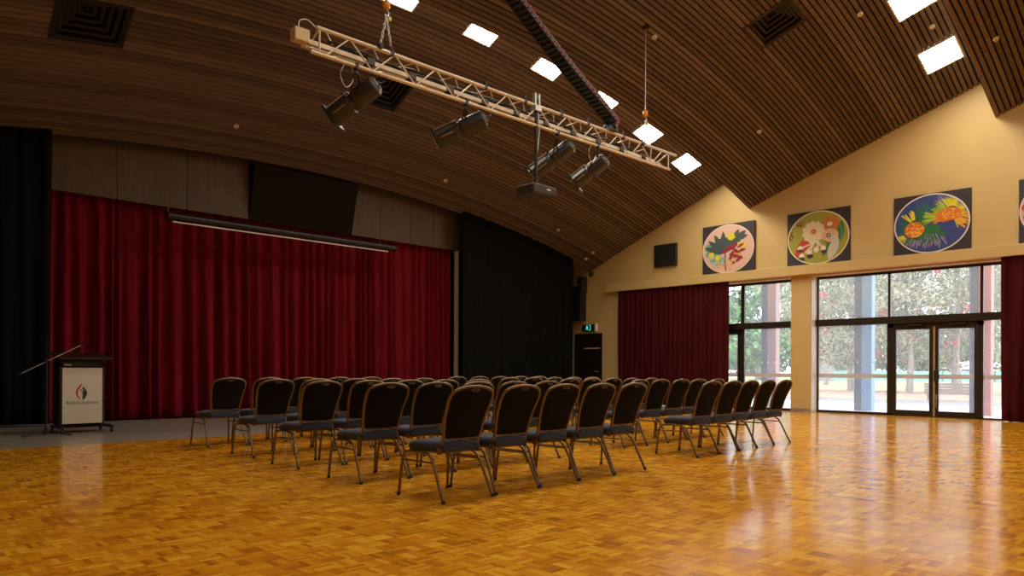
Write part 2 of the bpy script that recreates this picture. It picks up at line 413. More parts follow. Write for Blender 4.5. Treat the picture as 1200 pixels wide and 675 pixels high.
yz_box(q, 6.19, 6.33, 0, 2.2); yz_box(q, 4.33, 4.44, 0, 2.2)
yz_box(q, 4.33, 6.33, 2.10, 2.2)
q.build('window_frame', M['bronze'], W2)
q = MB(); yz_box(q, 2.4, 8.03, 2.19, 2.36, -.13, .05); q.build('transom', M['bronze'], W2, bevel=.004)
pane(W2, 6.33, 7.99, .06, 2.19); pane(W2, 2.45, 4.33, .03, 2.19)
for a, c_ in ((6.315,7.99),(4.395,6.265),(2.45,4.335)): pane(W2, a, c_, 2.36, 3.40, False)
def leaf(name, y0, y1, g0, g1, hinge):
    d = win_empty(name, (GX, 0, 0))
    q = MB(); yz_box(q, y0, g0, .02, 2.1, -.035, .025); yz_box(q, g1, y1, .02, 2.1, -.035, .025); yz_box(q, g0, g1, .02, .14, -.035, .025); yz_box(q, g0, g1, 2.02 if False else 2.04, 2.1, -.035, .025)
    q.build('door_frame', M['bronze'], d); pane(d, g0, g1, .14, 2.04)
    q = MB(); yz_box(q, (y0+y1)/2-.22, (y0+y1)/2+.12, 2.115, 2.17, -.10, -.03); q.build('door_closer', M['bronze'], d, bevel=.006)
    return d
dl = leaf('door_2', 5.33, 6.185, 5.41, 6.13, 0); dr = leaf('door_3', 4.445, 5.30, 4.50, 5.22, 1)
q = MB(); yz_box(q, 5.285, 5.325, .02, 2.1, -.05, -.036); q.build('meeting_strip', M['brass'], dl)
q = MB(); yz_box(q, 5.20, 5.31, .83, 1.08, -.075, -.036); q.build('lock_case', M['black'], dr, bevel=.01)
q = MB(); q.tube([(-.05,5.25,.22),(-.075,5.25,.24),(-.075,5.25,.50),(-.05,5.25,.52)], .008, 8); q.build('floor_bolt', M['steel'], dr)
W1 = win_empty('window_2', (GX, 0, 0)); q = MB()
yz_box(q, 8.57, 14.0, 0, .06); yz_box(q, 8.57, 14.0, 3.40, 3.46); yz_box(q, 8.57, 8.62, 0, 3.4, -.02, .03)
for yy in (10.05, 12.0, 13.9): yz_box(q, yy, yy+.1, 0, 3.42)
yz_box(q, 10.15, 10.25, 0, 2.1); yz_box(q, 10.15, 12.0, 2.05, 2.2)
q.build('window_frame', M['bronze'], W1)
q = MB(); yz_box(q, 8.6, 13.98, 2.19, 2.36, -.1, .05); q.build('transom', M['bronze'], W1, bevel=.004)
q = MB(); yz_box(q, 10.24, 10.5, 2.06, 2.13, -.14, -.03); q.build('door_closer', M['bronze'], W1, bevel=.006)
for a, c_ in ((8.62,10.05),(10.25,12.0),(12.1,13.9)):
    pane(W1, a, c_, .06, 2.19); pane(W1, a, c_, 2.36, 3.40, False)

# side door on the right wall near the stage, exit sign, boxes, camera
d1 = win_empty('door_1', (XW, 15.35, 0)); q = MB()
q.box(-.03, .0, -.52, .52, .01, 2.18); q.build('door_leaf', M['darkpanel'], d1, bevel=.004)
q = MB(); q.box(-.04, .0, -.56, -.52, 0, 2.22); q.box(-.04, .0, .52, .56, 0, 2.22); q.box(-.04, .0, -.56, .56, 2.18, 2.23); q.build('door_frame', M['darkpanel'], d1)
q = MB(); q.box(-.036, -.03, -.48, .16, 1.735, 1.765); tag(q.build('sign_strip', M['beige'], d1), 'thin pale strip')
q = MB(); q.tube([(-.03,-.42,1.0),(-.08,-.42,1.0),(-.08,-.30,1.0)], .01, 8); q.build('door_handle', M['steel'], d1)
ex = thing('exit_sign', 'small glowing green and black exit sign above the dark side door', 'sign', (XW, 15.3, 2.31))
q = MB(); q.box(-.09, -.001, -.27, .27, 0, .21); q.build('housing', M['black'], ex, bevel=.008)
q = MB(); q.box(-.095, -.0, -.32, -.275, -.02, .23); tag(q.build('side_cap', M['white'], ex), 'pale end cap')
def yzp(x, y, z, pts, d, q, mi=0):   # picture-plane polygon facing -X ; u to the viewer's right, v up
    Mx = Matrix(((0,0,-1,x),(-1,0,0,y),(0,1,0,z),(0,0,0,1)))
    q.prism(pts, d, mi, Mx)
q = MB(); zc = .105
yzp(-.091, .02, zc, ell(-.03,.062,.016,.016,10), .003, q)
yzp(-.091, .02, zc, [(-.05,.045),(-.01,.045),(.03,.01),(.02,0),(-.01,.02),(-.01,-.01),(.02,-.04),(.0,-.08),(-.015,-.075),(0,-.045),(-.035,-.015),(-.06,-.06),(-.09,-.065),(-.09,-.05),(-.07,-.045),(-.05,0)], .003, q)
yzp(-.091, .02, zc, [(.05,-.085),(.12,-.085),(.12,.085),(.05,.085),(.05,.07),(.105,.07),(.105,-.07),(.05,-.07)], .003, q)
q.build('running_figure', M['green_led'], ex)
q = MB(); q.box(XW-.30, XW+.004, 15.46, 16.05, 2.65, 3.77); tag(q.build('equipment_box', M['black'], recenter=True, bevel=.01), 'tall black box on the wall above the exit sign', 'box')
sp_ = thing('wall_speaker', 'narrow black loudspeaker on the wall just under the ceiling corner', 'speaker', (XW-.16, 15.5, 3.54))
q = MB(); q.box(-.13, .13, -.11, .11, 0, .52); q.build('cabinet', M['black'], sp_, bevel=.03)
q = MB(); q.box(.10, .17, -.03, .03, .2, .32); q.build('wall_bracket', M['steel'], sp_)
cm = thing('dome_camera', 'tiny dark dome camera in the ceiling corner above the side door', 'camera', (18.42, 15.2, 4.22))
q = MB(); q.tube([(0,0,-.16),(0,0,-.13),(0,0,-.09),(0,0,-.05)], [.02,.06,.075,.075], 14); q.build('dome', M['black'], cm)
q = MB(); q.box(-.05, .08, -.05, .05, -.05, -.01); q.build('mount', M['grime'], cm)
ps = thing('wall_panel_speaker', 'square black speaker panel on the cream wall above the left curtain', 'speaker', (XW, 12.38, 4.13))
q = MB(); q.box(-.10, -.001, -.385, .385, 0, .65); q.build('cabinet', M['black'], ps, bevel=.01)
q = MB(); q.box(-.112, -.10, -.365, .365, .02, .63); q.build('grille', M['black'], ps)

# ------------------------------------------------------------------ wall pictures
def pmat(n, c): 
    if 'p_'+n not in M: M['p_'+n] = mat('paint_'+n, c, .6)
    return M['p_'+n]
W_, H_ = 1.58, 1.37
GR = {}
def picture(yc, label, ground, rim, group='oval flower pictures on the cream wall'):
    o = thing('wall_picture', label, 'picture', (XW, yc, 3.73), group)
    q = MB(); q.box(-.06, -.001, -W_/2, W_/2, 0, H_); q.build('board', pmat('board', (.030,.020,.024)), o, bevel=.005)
    q = MB(); yzp(-.06, 0, H_/2, ell(0,0,W_/2-.01,H_/2-.012,56), .006, q); q.build('rim', pmat(*rim), o)
    o['_g'] = 0; GR[o.name] = ground
    return o
class Art:
    def __init__(s, o):
        s.o = o; s.k = 0; s.q = MB(); s.m = [pmat(*GR[o.name])]; del o['_g']
        yzp(-.064, 0, H_/2, ell(0,0,W_/2-.04,H_/2-.042,56), .004, s.q)
    def put(s, name, col, polys):
        s.k += 1; s.m.append(pmat(*col)); a, b = W_/2-.045, H_/2-.047
        for pi_, p in enumerate(polys):
            c = []
            for (x, y) in p:
                r = math.hypot(x/a, y/b)
                c.append((x/r, y/r) if r > 1 else (x, y))
            yzp(-.0682-.0010*s.k-.00004*(pi_ % 20), 0, H_/2, c, .0006, s.q, s.k)
    def done(s): s.q.build('canvas', s.m, s.o)
def leafp(cx, cy, L, w, ang, n=10, lobes=0):
    pts = []
    for i in range(n+1):
        t = i/n; pts.append((L*t, w*math.sin(PI*t)**.8*(1+lobes*math.cos(2*PI*t*4))))
    for i in range(n-1, 0, -1):
        t = i/n; pts.append((L*t, -w*math.sin(PI*t)**.8*(1+lobes*math.cos(2*PI*t*4))))
    c, s = math.cos(ang), math.sin(ang)
    return [(cx+x*c-y*s, cy+x*s+y*c) for x, y in pts]
def strokep(pts, w):
    L = []; Rr = []
    for i, (x, y) in enumerate(pts):
        a = pts[max(i-1,0)]; b = pts[min(i+1,len(pts)-1)]
        dx, dy = b[0]-a[0], b[1]-a[1]; l = math.hypot(dx, dy) or 1
        L.append((x-dy/l*w/2, y+dx/l*w/2)); Rr.append((x+dy/l*w/2, y-dx/l*w/2))
    return Rr + L[::-1]
rg = random.Random(4)
A = math.radians
# 1: fig leaves, pink ground
o = picture(10.35, 'oval picture with grey oak leaves, yellow fruit and a crimson cluster on pink', ('pinkground', (.66,.42,.32)), ('pinkrim', (.75,.58,.48))); a_ = Art(o)
a_.put('teal_leaves', ('teal', (.14,.36,.26)), [ell(-.56,.07,.15,.12), ell(-.60,-.10,.08,.07), ell(-.36,-.20,.14,.10), ell(-.28,-.06,.10,.08), ell(-.17,-.30,.09,.08), ell(-.45,-.30,.09,.05), leafp(-.3,-.2,.25,.05,A(60))])
a_.put('pale_leaves', ('paleteal', (.30,.48,.38)), [ell(-.50,-.20,.09,.06), ell(-.35,-.38,.11,.06), ell(-.16,-.36,.05,.10)])
a_.put('grey_leaves', ('greyleaf', (.045,.075,.072)), [leafp(-.12,-.12,.62,.085,A(d)) for d in (68,92,118,140,160,40)] + [ell(-.14,.17,.16,.17), leafp(.0,.1,.36,.08,A(20)), leafp(.2,.2,.42,.075,A(35)), leafp(.2,.25,.40,.07,A(8)), leafp(.15,.2,.35,.07,A(58)), ell(.26,.20,.12,.10)])
a_.put('yellow_fruit', ('yellow', (.66,.55,.03)), [ell(.10,.33,.11,.11), ell(.46,.06,.10,.08), ell(-.50,-.13,.09,.08), ell(-.30,-.23,.08,.08), ell(.32,.10,.04,.05)])
a_.put('crimson_stem', ('crimson', (.28,.012,.03)), [strokep([(-.05,-.60),(-.08,-.4),(-.07,-.2),(-.10,-.02),(.02,.06)], .035), strokep([(-.10,-.05),(.08,.05),(.24,.08)], .09), strokep([(-.1,-.1),(-.24,-.02)], .03), leafp(.0,.0,.32,.05,A(15))] + [ell(.2+rg.gauss(0,.10), -.16+rg.gauss(0,.12), .05, .04, 10) for _ in range(26)] + [leafp(.3,-.1,.24,.04,A(10)), leafp(.3,-.2,.2,.035,A(-35)), leafp(.28,-.0,.24,.035,A(25))])
a_.put('seed_dots', ('ochre', (.60,.38,.03)), [ell(x, y, .022, .022, 8) for x, y in [(.05+rg.gauss(0,.12), -.42+rg.gauss(0,.1)) for _ in range(14)] + [(-.3+rg.gauss(0,.08), -.42+rg.gauss(0,.07)) for _ in range(10)] + [(.22+rg.gauss(0,.14), -.2+rg.gauss(0,.14)) for _ in range(10)]])
a_.done()
# 2: gum blossoms, olive ground
o = picture(7.86, 'oval picture with big cream blossom, orange flower and gumnuts on olive green', ('olive', (.34,.32,.03)), ('creamrim', (.78,.68,.45))); a_ = Art(o)
a_.put('seed_dots', ('maroon', (.22,.03,.015)), [ell(-.50+.30*math.cos(t)*s_, .18+.30*math.sin(t)*s_, .022, .018, 7) for t, s_ in [(rg.uniform(1.0,3.9), rg.uniform(.55,1.05)) for _ in range(60)]])
a_.put('orange_flower', ('orangef', (.52,.17,.03)), [ell(.33,.30,.20,.18)] + [ell(.33+.19*math.cos(k), .30+.17*math.sin(k), .05, .05, 10) for k in range(7)])
a_.put('red_pods', ('podred', (.52,.05,.02)), [leafp(-.60,-.55,.70,.10,A(62)), leafp(-.38,-.35,.40,.09,A(55))])
a_.put('green_leaves', ('leafgreen', (.05,.17,.04)), [leafp(.50,-.26,.62,.10,A(80)), leafp(.12,-.50,.5,.05,A(60)), leafp(.25,-.2,.2,.06,A(100))])
a_.put('teal_edge', ('tealedge', (.16,.40,.28)), [strokep([(.54,-.2),(.60,-.05),(.61,.1),(.56,.25)], .02)])
a_.put('cream_blossom', ('creamf', (.74,.60,.38)), [ell(-.10,.15,.27,.25)] + [ell(-.10+.25*math.cos(k*.55), .15+.24*math.sin(k*.55), .05, .05, 10) for k in range(12)])
a_.put('pink_blossom', ('pinkf', (.68,.42,.27)), [ell(.32,.02,.20,.17)])
a_.put('white_petal', ('whitep', (.58,.54,.44)), [leafp(.28,-.60,.62,.12,A(68)), leafp(.34,-.5,.6,.07,A(78))])
a_.put('white_stems', ('creamstem', (.78,.68,.50)), [strokep([(-.04,-.08),(-.15,-.2),(-.32,-.36)], .04), strokep([(-.04,-.08),(-.2,-.16),(-.40,-.22)], .035), strokep([(-.02,-.1),(.02,-.2),(-.02,-.3)], .04), strokep([(0,-.08),(.08,-.2),(.14,-.26)], .035), strokep([(-.1,-.15),(-.16,-.3),(-.18,-.38)], .03)] + [leafp(x, y, .15, .07, A(90)) for x, y in ((-.44,-.31),(-.40,-.50),(-.20,-.44),(-.03,-.38),(.15,-.36))])
a_.put('gumnuts', ('plum', (.05,.02,.04)), [ell(-.44,-.29,.07,.035), ell(-.40,-.51,.08,.05), ell(-.19,-.45,.085,.05), ell(.16,-.37,.07,.04)])
a_.put('flower_eyes', ('eye_orange', (.70,.28,.02)), [ell(-.10,.16,.075,.07)])
a_.put('flower_eyes', ('eye_red', (.48,.04,.01)), [ell(-.10,.16,.045,.045), ell(.33,.30,.05,.04, 7)])
a_.put('flower_eyes', ('eye_pale', (.75,.66,.5)), [ell(-.10,.16,.02,.02), ell(.31,.30,.065,.055)])
a_.put('flower_eyes', ('eye_blue', (.05,.12,.20)), [ell(.28,.02,.055,.055)])
a_.put('flower_eyes', ('eye_dot', (.7,.68,.6)), [ell(.28,.02,.022,.022)])
a_.done()
# 3: banksia cones, blue ground
o = picture(5.28, 'oval picture with two orange cones and radiating green and yellow spikes on blue', ('bluegr', (.035,.055,.22)), ('whiterim', (.72,.66,.60))); a_ = Art(o)
def rays(cx, cy, n, r0, r1, w, a0=0, a1=360, jit=.15):
    out = []
    for i in range(n):
        a = A(a0+(a1-a0)*i/n+rg.uniform(-4,4)); r = r1*(1+rg.uniform(-jit,jit))
        out.append(strokep([(cx+r0*math.cos(a), cy+r0*math.sin(a)), (cx+r*math.cos(a), cy+r*math.sin(a))], w))
    return out
a_.put('lilac_spikes', ('lilac', (.34,.26,.42)), rays(.05,-.1,26,.15,.44,.014,220,310)+rays(-.3,-.25,14,.1,.26,.018,180,290)+rays(.42,.22,30,.2,.46,.012,20,150))
a_.put('green_spikes', ('spikegreen', (.02,.16,.04)), rays(-.05,.0,54,.05,.44,.024,60,330)+rays(-.32,-.12,30,.15,.36,.02,60,260)+[ell(.02,-.12,.16,.10)])
a_.put('lime_spikes', ('lime', (.38,.52,.03)), rays(.42,.18,44,.15,.38,.016,60,200)+rays(.2,.1,20,.1,.34,.016,150,200))
a_.put('yellow_spikes', ('spikeyellow', (.78,.62,.02)), rays(.42,.18,40,.15,.36,.016,-70,120)+rays(-.32,.0,5,.12,.34,.03,95,150)+rays(-.46,-.2,6,.1,.26,.022,190,240))
a_.put('orange_spikes', ('spikeorange', (.78,.32,.02)), rays(.45,.12,16,.12,.34,.018,-60,5)+rays(.35,.15,10,.1,.3,.016,170,215))
a_.put('orange_cones', ('cone', (.66,.16,.02)), [ell(-.34,-.11,.21,.18), ell(.38,.16,.24,.15), ell(.27,.1,.14,.11)])
a_.put('cone_dots', ('conedot', (.82,.48,.03)), [ell(-.34+.19*math.cos(t)*s_, -.11+.16*math.sin(t)*s_, .022, .02, 8) for t, s_ in [(rg.uniform(0,6.28), rg.random()**.5) for _ in range(46)]] + [ell(.38+.2*math.cos(t)*s_, .16+.12*math.sin(t)*s_, .018, .015, 8) for t, s_ in [(rg.uniform(0,6.28), rg.random()**.5) for _ in range(34)]])
a_.done()
# 4: only its edge shows
o = picture(2.82, 'oval picture cut off by the right edge of the photo', ('peach', (.60,.36,.24)), ('pinkrim', (.75,.58,.48))); a_ = Art(o)
a_.put('green_leaf', ('leafgreen', (.05,.17,.04)), [leafp(-.72,-.12,.3,.08,A(10)), leafp(-.6,-.3,.4,.08,A(50))])
a_.put('red_patch', ('podred', (.52,.05,.02)), [ell(-.62,.08,.12,.09), ell(-.35,.25,.16,.12)])

a_.done()
# ------------------------------------------------------------------ lamps, downlights and vents in the ceiling
LW = .37
M['lamp'].cycles.emission_sampling = 'FRONT'; M['green_led'].cycles.emission_sampling = 'NONE'
def make_lamp():
    o = thing('ceiling_light', 'x', 'ceiling light', group='square ceiling light panels')
    q = MB(); a = LW; i = LW-.035
    for (x0,x1,y0,y1) in ((-a,a,-a,-i),(-a,a,i,a),(-a,-i,-i,i),(i,a,-i,i)): q.box(x0,x1,y0,y1,-.022,.004)
    q.build('frame', M['lampframe'], o)
    q = MB(); q.add([(-i,-i,-.014),(i,-i,-.014),(i,i,-.014),(-i,i,-.014)], [(0,3,2,1)]); q.build('diffuser', M['lamp'], o)
    return o
lamp0 = make_lamp(); used = False
def put_lamp(x, y, label):
    global used
    o = lamp0 if not used else copy_tree(lamp0); used = True
    o.matrix_world = frame_at(x, y, -.004); o['label'] = label
ordn = ['first','second','third','fourth','fifth','sixth']
for k, x in enumerate((7.76, 9.70, 11.62, 13.50, 15.28, 17.0)):
    put_lamp(x, 10.68, ['square ceiling light above the left hoist chain of the truss, at the top edge','square ceiling light right of the left hoist chain, above the truss','square ceiling light left of the black cable chain','square ceiling light partly hidden behind the end of the black cable chain','square ceiling light crossed by the right hoist wire of the truss','square ceiling light just past the right end of the truss'][k])
for x, l in ((17.12,'large square ceiling light nearest the stepped ceiling edge at upper right'),(15.33,'large square ceiling light cut off by the top edge at upper right')):
    put_lamp(x, 4.74, l)
for x in (13.5, 11.62, 9.7, 7.76, 5.9, 4.0): put_lamp(x, 4.74, 'unseen square ceiling light added along the second row to light the hall')  # from here on: unseen lights continuing the rows, added to light the hall
for x in (17.0, 13.5, 9.7, 5.9, 2.0): put_lamp(x, -.95, 'unseen square ceiling light added above the camera to light the hall')
for x in (15, 9.7, 4.0): put_lamp(x, -6.6, 'unseen square ceiling light added behind the camera to light the hall')

dn0 = None
DN = [(6.35,14.46,'small round white ceiling fitting above the left veneer panels'),(11.75,14.45,'small round white ceiling fitting below the second spotlight'),(16.04,14.48,'small round white ceiling fitting right of the projector near the black drape'),
      (17.84,14.93,'small round white ceiling fitting in the corner, the lower of two'),(17.79,14.6,'small round white ceiling fitting in the corner, the upper of two'),
      (11.88,8.25,'small round white ceiling fitting beside the top of the hoist wire'),(14.84,5.52,'small round white ceiling fitting left of the large cut off light'),
      (16.27,4.66,'small round white ceiling fitting between the two large lights'),(16.38,3.59,'small round white ceiling fitting at far upper right past the ceiling step'),(16.16,8.28,'small round white ceiling fitting above the second wall picture')]
for (x, y, l) in DN:
    if dn0 is None:
        dn0 = o = thing('sprinkler', l, 'sprinkler', group='small round ceiling fittings')
        q = MB(); q.tube([(0,0,.0),(0,0,-.015),(0,0,-.022)], [.055,.055,.04], 18); q.build('ring', M['white'], o)
        q = MB(); q.tube([(0,0,-.022),(0,0,-.05),(0,0,-.052),(0,0,-.058)], [.015,.012,.028,.028], 12); q.build('deflector', M['lampframe'], o)
    else: o = copy_tree(dn0)
    o.matrix_world = frame_at(x, y); o['label'] = l
for (x0,x1,y0,y1), l in zip(VENTS, ('dark louvred ceiling vent at the top left of the photo','dark square ceiling vent behind the leftmost spotlight','dark square ceiling vent at the top, left of the large lights')):
    o = thing('ceiling_vent', l, 'vent', group='louvred ceiling vents'); o.matrix_world = frame_at((x0+x1)/2, (y0+y1)/2)
    hx, hy = (x1-x0)/2+.01, (y1-y0)/2/math.cos(math.atan(.4))+.015
    q = MB()
    for (a,b,c,d) in ((-hx-.03,hx+.03,-hy-.03,-hy+.02),(-hx-.03,hx+.03,hy-.02,hy+.03),(-hx-.03,-hx+.02,-hy,hy),(hx-.02,hx+.03,-hy,hy)): q.box(a,b,c,d,-.012,.05)
    q.build('frame', M['vent'], o)
    q = MB()
    for (a,b,c,d) in ((-hx,hx,-hy-.01,-hy),(-hx,hx,hy,hy+.01),(-hx-.01,-hx,-hy,hy),(hx,hx+.01,-hy,hy)): q.box(a,b,c,d,.03,.30)
    q.box(-hx,hx,-hy,hy,.30,.31); q.build('duct_box', M['backing'], o)
    for k in range(5):
        f1 = 1-.18*k; f0 = f1-.12; z0 = .0+.06*k; q = MB()
        def sq(f, z): return [(-hx*f,-hy*f,z),(hx*f,-hy*f,z),(hx*f,hy*f,z),(-hx*f,hy*f,z)]
        q.add(sq(f1,z0)+sq(f0,z0+.005)+sq(f0,z0+.06), [(4*a+i,4*a+(i+1)%4,4*a+4+(i+1)%4,4*a+4+i) for a in (0,1) for i in range(4)])
        q.build('step', M['slat' if False else 'vent'], o)
    q = MB(); q.tube([(0,0,.30),(0,0,.26)], .025, 12); q.build('centre_knob', M['bronze'], o)

# ------------------------------------------------------------------ lighting truss
TX0, TX1, TY = 4.53, 12.42, 8.2
tr_ = thing('lighting_truss', 'long cream triangular lighting truss hanging below the timber ceiling', 'truss', (TX0, TY, 4.95))
Ltr = TX1-TX0
zb = lambda x: .0+.06*x/Ltr
CH = [(lambda x: (x, 0, zb(x))), (lambda x: (x, .0, .32+zb(x))), (lambda x: (x, .28, .17+zb(x)))]
for k, (a, e) in enumerate(((0,Ltr-.08),(.08,Ltr+.14),(.02,Ltr))):
    q = MB(); q.tube([CH[k](a), CH[k](e)], .026, 12); q.build('chord', M['truss'], tr_)
BL = .35
for (i, j) in ((0,1),(1,2),(0,2)):
    n = int((Ltr-.3)/BL); pts = [CH[i if k % 2 == 0 else j](.2+BL*k) for k in range(n+1)]
    for k in range(n):
        q = MB(); q.tube([pts[k], pts[k+1]], .0105, 7); q.build('brace', M['truss'], tr_)
for i, j in ((0,1),(1,2),(0,2)):
    for x in (.12, Ltr-.12):
        q = MB(); q.tube([CH[i](x), CH[j](x)], .012, 7); q.build('end_brace', M['truss'], tr_)
wr = thing('wireway', 'beige electrical trunking with end box lying inside the truss', 'trunking', (TX0, TY+.1, 5.07))
q = MB(); q.box(-.0, Ltr-.5, -.035, .035, 0, .06); q.build('channel', M['truss'], wr, bevel=.004)
q = MB(); q.box(-.2, .0, -.09, .05, -.02, .14); q.build('end_box', M['beige'], wr, bevel=.012)
q = MB(); q.tube(smoothpts([(-.12,-.02,.14),(-.11,-.02,.24),(-.02,-.04,.28),(.08,-.06,.22),(.12,-.08,.18)]), .009, 8); q.build('cable', M['steel'], wr)
rg = random.Random(9)
for k in range(10):
    x = .9+k*.68
    q = MB(); q.box(x-.05, x+.07, -.055, .055, -.01, .085); q.build('outlet_box', M['grime'], wr, bevel=.005)
for dy, z in ((.05,.09),(.08,.06),(.0,.10),(-.03,.09)):
    pts = [(.3+.25*k, dy+rg.uniform(-.03,.03), z+rg.uniform(-.012,.025)) for k in range(int((Ltr-.9)/.25))]
    q = MB(); q.tube(smoothpts(pts, 3), .017, 6); q.build('loose_cable', M['black'], wr)
for x in (1.2, 2.9, 3.75, 4.6, 5.3, 6.3):
    q = MB(); q.box(x-.025, x+.025, -.03, .03, .29+zb(x), .35+zb(x)); q.box(x-.012, x+.012, -.012, .012, .34+zb(x), .42+zb(x)); q.build('half_clamp', M['black'], tr_)

# hoists
def hoist(x, label, top_z, wire):
    o = thing('hoist_sling', label, 'hoist', (x, TY, 5.35), group='hoists carrying the truss')
    H = top_z-5.35
    q = MB()
    if wire: q.tube([(0,0,.62),(0,0,H)], .007, 6)
    else:
        n = int((H-.62)/.07)
        for k in range(n):
            a = PI/2*(k % 2); z = .62+.07*k
            q.tube([(math.cos(a)*.018*math.cos(u), math.sin(a)*.018*math.cos(u), z+.035+.045*math.sin(u)) for u in [2*PI*i/10 for i in range(10)]], .006, 5, closed=True)
    q.build('wire' if wire else 'chain', M['steel'], o)
    q = MB(); q.tube([(0,0,.50),(0,0,.52),(0,0,.60),(0,0,.63)], [.03,.05,.05,.02], 12); q.build('hook_block', M['orange'], o)
    q = MB(); q.tube(smoothpts([(0,0,.50),(.035,0,.46),(.02,0,.41),(-.03,0,.42)]), .012, 8); q.build('hook', M['steel'], o)
    q = MB(); q.box(.03, .07, -.02, .02, .36, .41); q.build('shackle_tag', M['yellow'], o)
    for s in (-1, 1):
        q = MB(); L = .43; n = 7
        for k in range(n):
            c = Vector((0,0,.42)).lerp(Vector((s*.11, s*.03, -.02)), (k+.5)/n); a = PI/2*(k % 2)
            q.tube([c+Vector((math.cos(a)*.014*math.cos(u), math.sin(a)*.014*math.cos(u), .042*math.sin(u))) for u in [2*PI*i/8 for i in range(8)]], .0055, 5, closed=True)
        q.build('sling_leg', M['steel'], o)
        q = MB(); q.tube([(s*.11, s*.03-.035, -.04), (s*.11, s*.03+.035, -.04)], .036, 10); q.build('truss_collar', M['blackmetal'], o)
hoist(5.64, 'hoist chain with orange hook block at the left end of the truss', cz(5.64, TY)-.01, False)
hoist(11.52, 'thin hoist wire with orange hook block near the right end of the truss', cz(11.52, TY)-.01, True)
q = MB(); q.box(11.47, 11.57, TY-.05, TY+.05, cz(11.52,TY)-.03, cz(11.52,TY)+.03); tag(q.build('wire_entry_plate', M['backing'], recenter=True), 'small dark plate where the hoist wire enters the ceiling', 'plate')

# cable carrier that drops from the ceiling to the truss
cc = thing('cable_chain', 'black articulated cable carrier running diagonally down from the ceiling to the truss', 'cable carrier', (10.5, TY, 5.36))
path = smoothpts([(10.44,0,5.38),(10.50,0,5.50),(10.36,0,5.60),(10.09,0,5.74),(9.5,0,6.02),(8.97,0,6.30),(8.4,0,6.62),(8.04,0,6.83),(7.5,0,7.1),(6.95,0,7.38),(6.3,0,7.7)], 14)
acc = [0]
for i in range(1, len(path)): acc.append(acc[-1]+(path[i]-path[i-1]).length)
def at_len(s):
    for i in range(1, len(path)):
        if acc[i] >= s:
            f = (s-acc[i-1])/(acc[i]-acc[i-1]); return path[i-1].lerp(path[i], f), (path[i]-path[i-1]).normalized()
    return path[-1], (path[-1]-path[-2]).normalized()
n = int(acc[-1]/.1); base = Vector((10.5,0,5.36)); proto = None
for k in range(n):
    p, tg = at_len((k+.5)*.1)
    if proto is None:
        q = MB()
        for s in (-1, 1): q.box(-.048,.052, s*.115-.016, s*.115+.016, -.05, .05)
        q.box(-.028,.028,-.13,.13,.03,.045); q.box(-.028,.028,-.13,.13,-.045,-.03)
        proto = q.build('link', M['black'], cc, bevel=.004)
        q = MB(); q.tube([(0,-.19,.03),(0,-.14,.03)], .014, 8); pin = q.build('pin', M['redpin'], proto); l_ = proto; tag(pin, 'red pin')
    else: l_ = copy_tree(proto, cc)
    nx = tg; ny = Vector((0,1,0)); nz = nx.cross(ny)
    l_.matrix_local = Matrix(((nx.x,ny.x,nz.x,p.x-10.5),(nx.y,ny.y,nz.y,p.y),(nx.z,ny.z,nz.z,p.z-5.36),(0,0,0,1)))
q = MB()
for dy in (.03, .07, -.08): q.tube([p-base+Vector((0,dy,0)) for p in path[::3]], .016, 7)
q.build('cables', M['black'], cc)
q = MB(); q.box(-.12,.06,-.1,.1,-.03,.03); q.build('end_bracket', M['grime'], cc, bevel=.004)

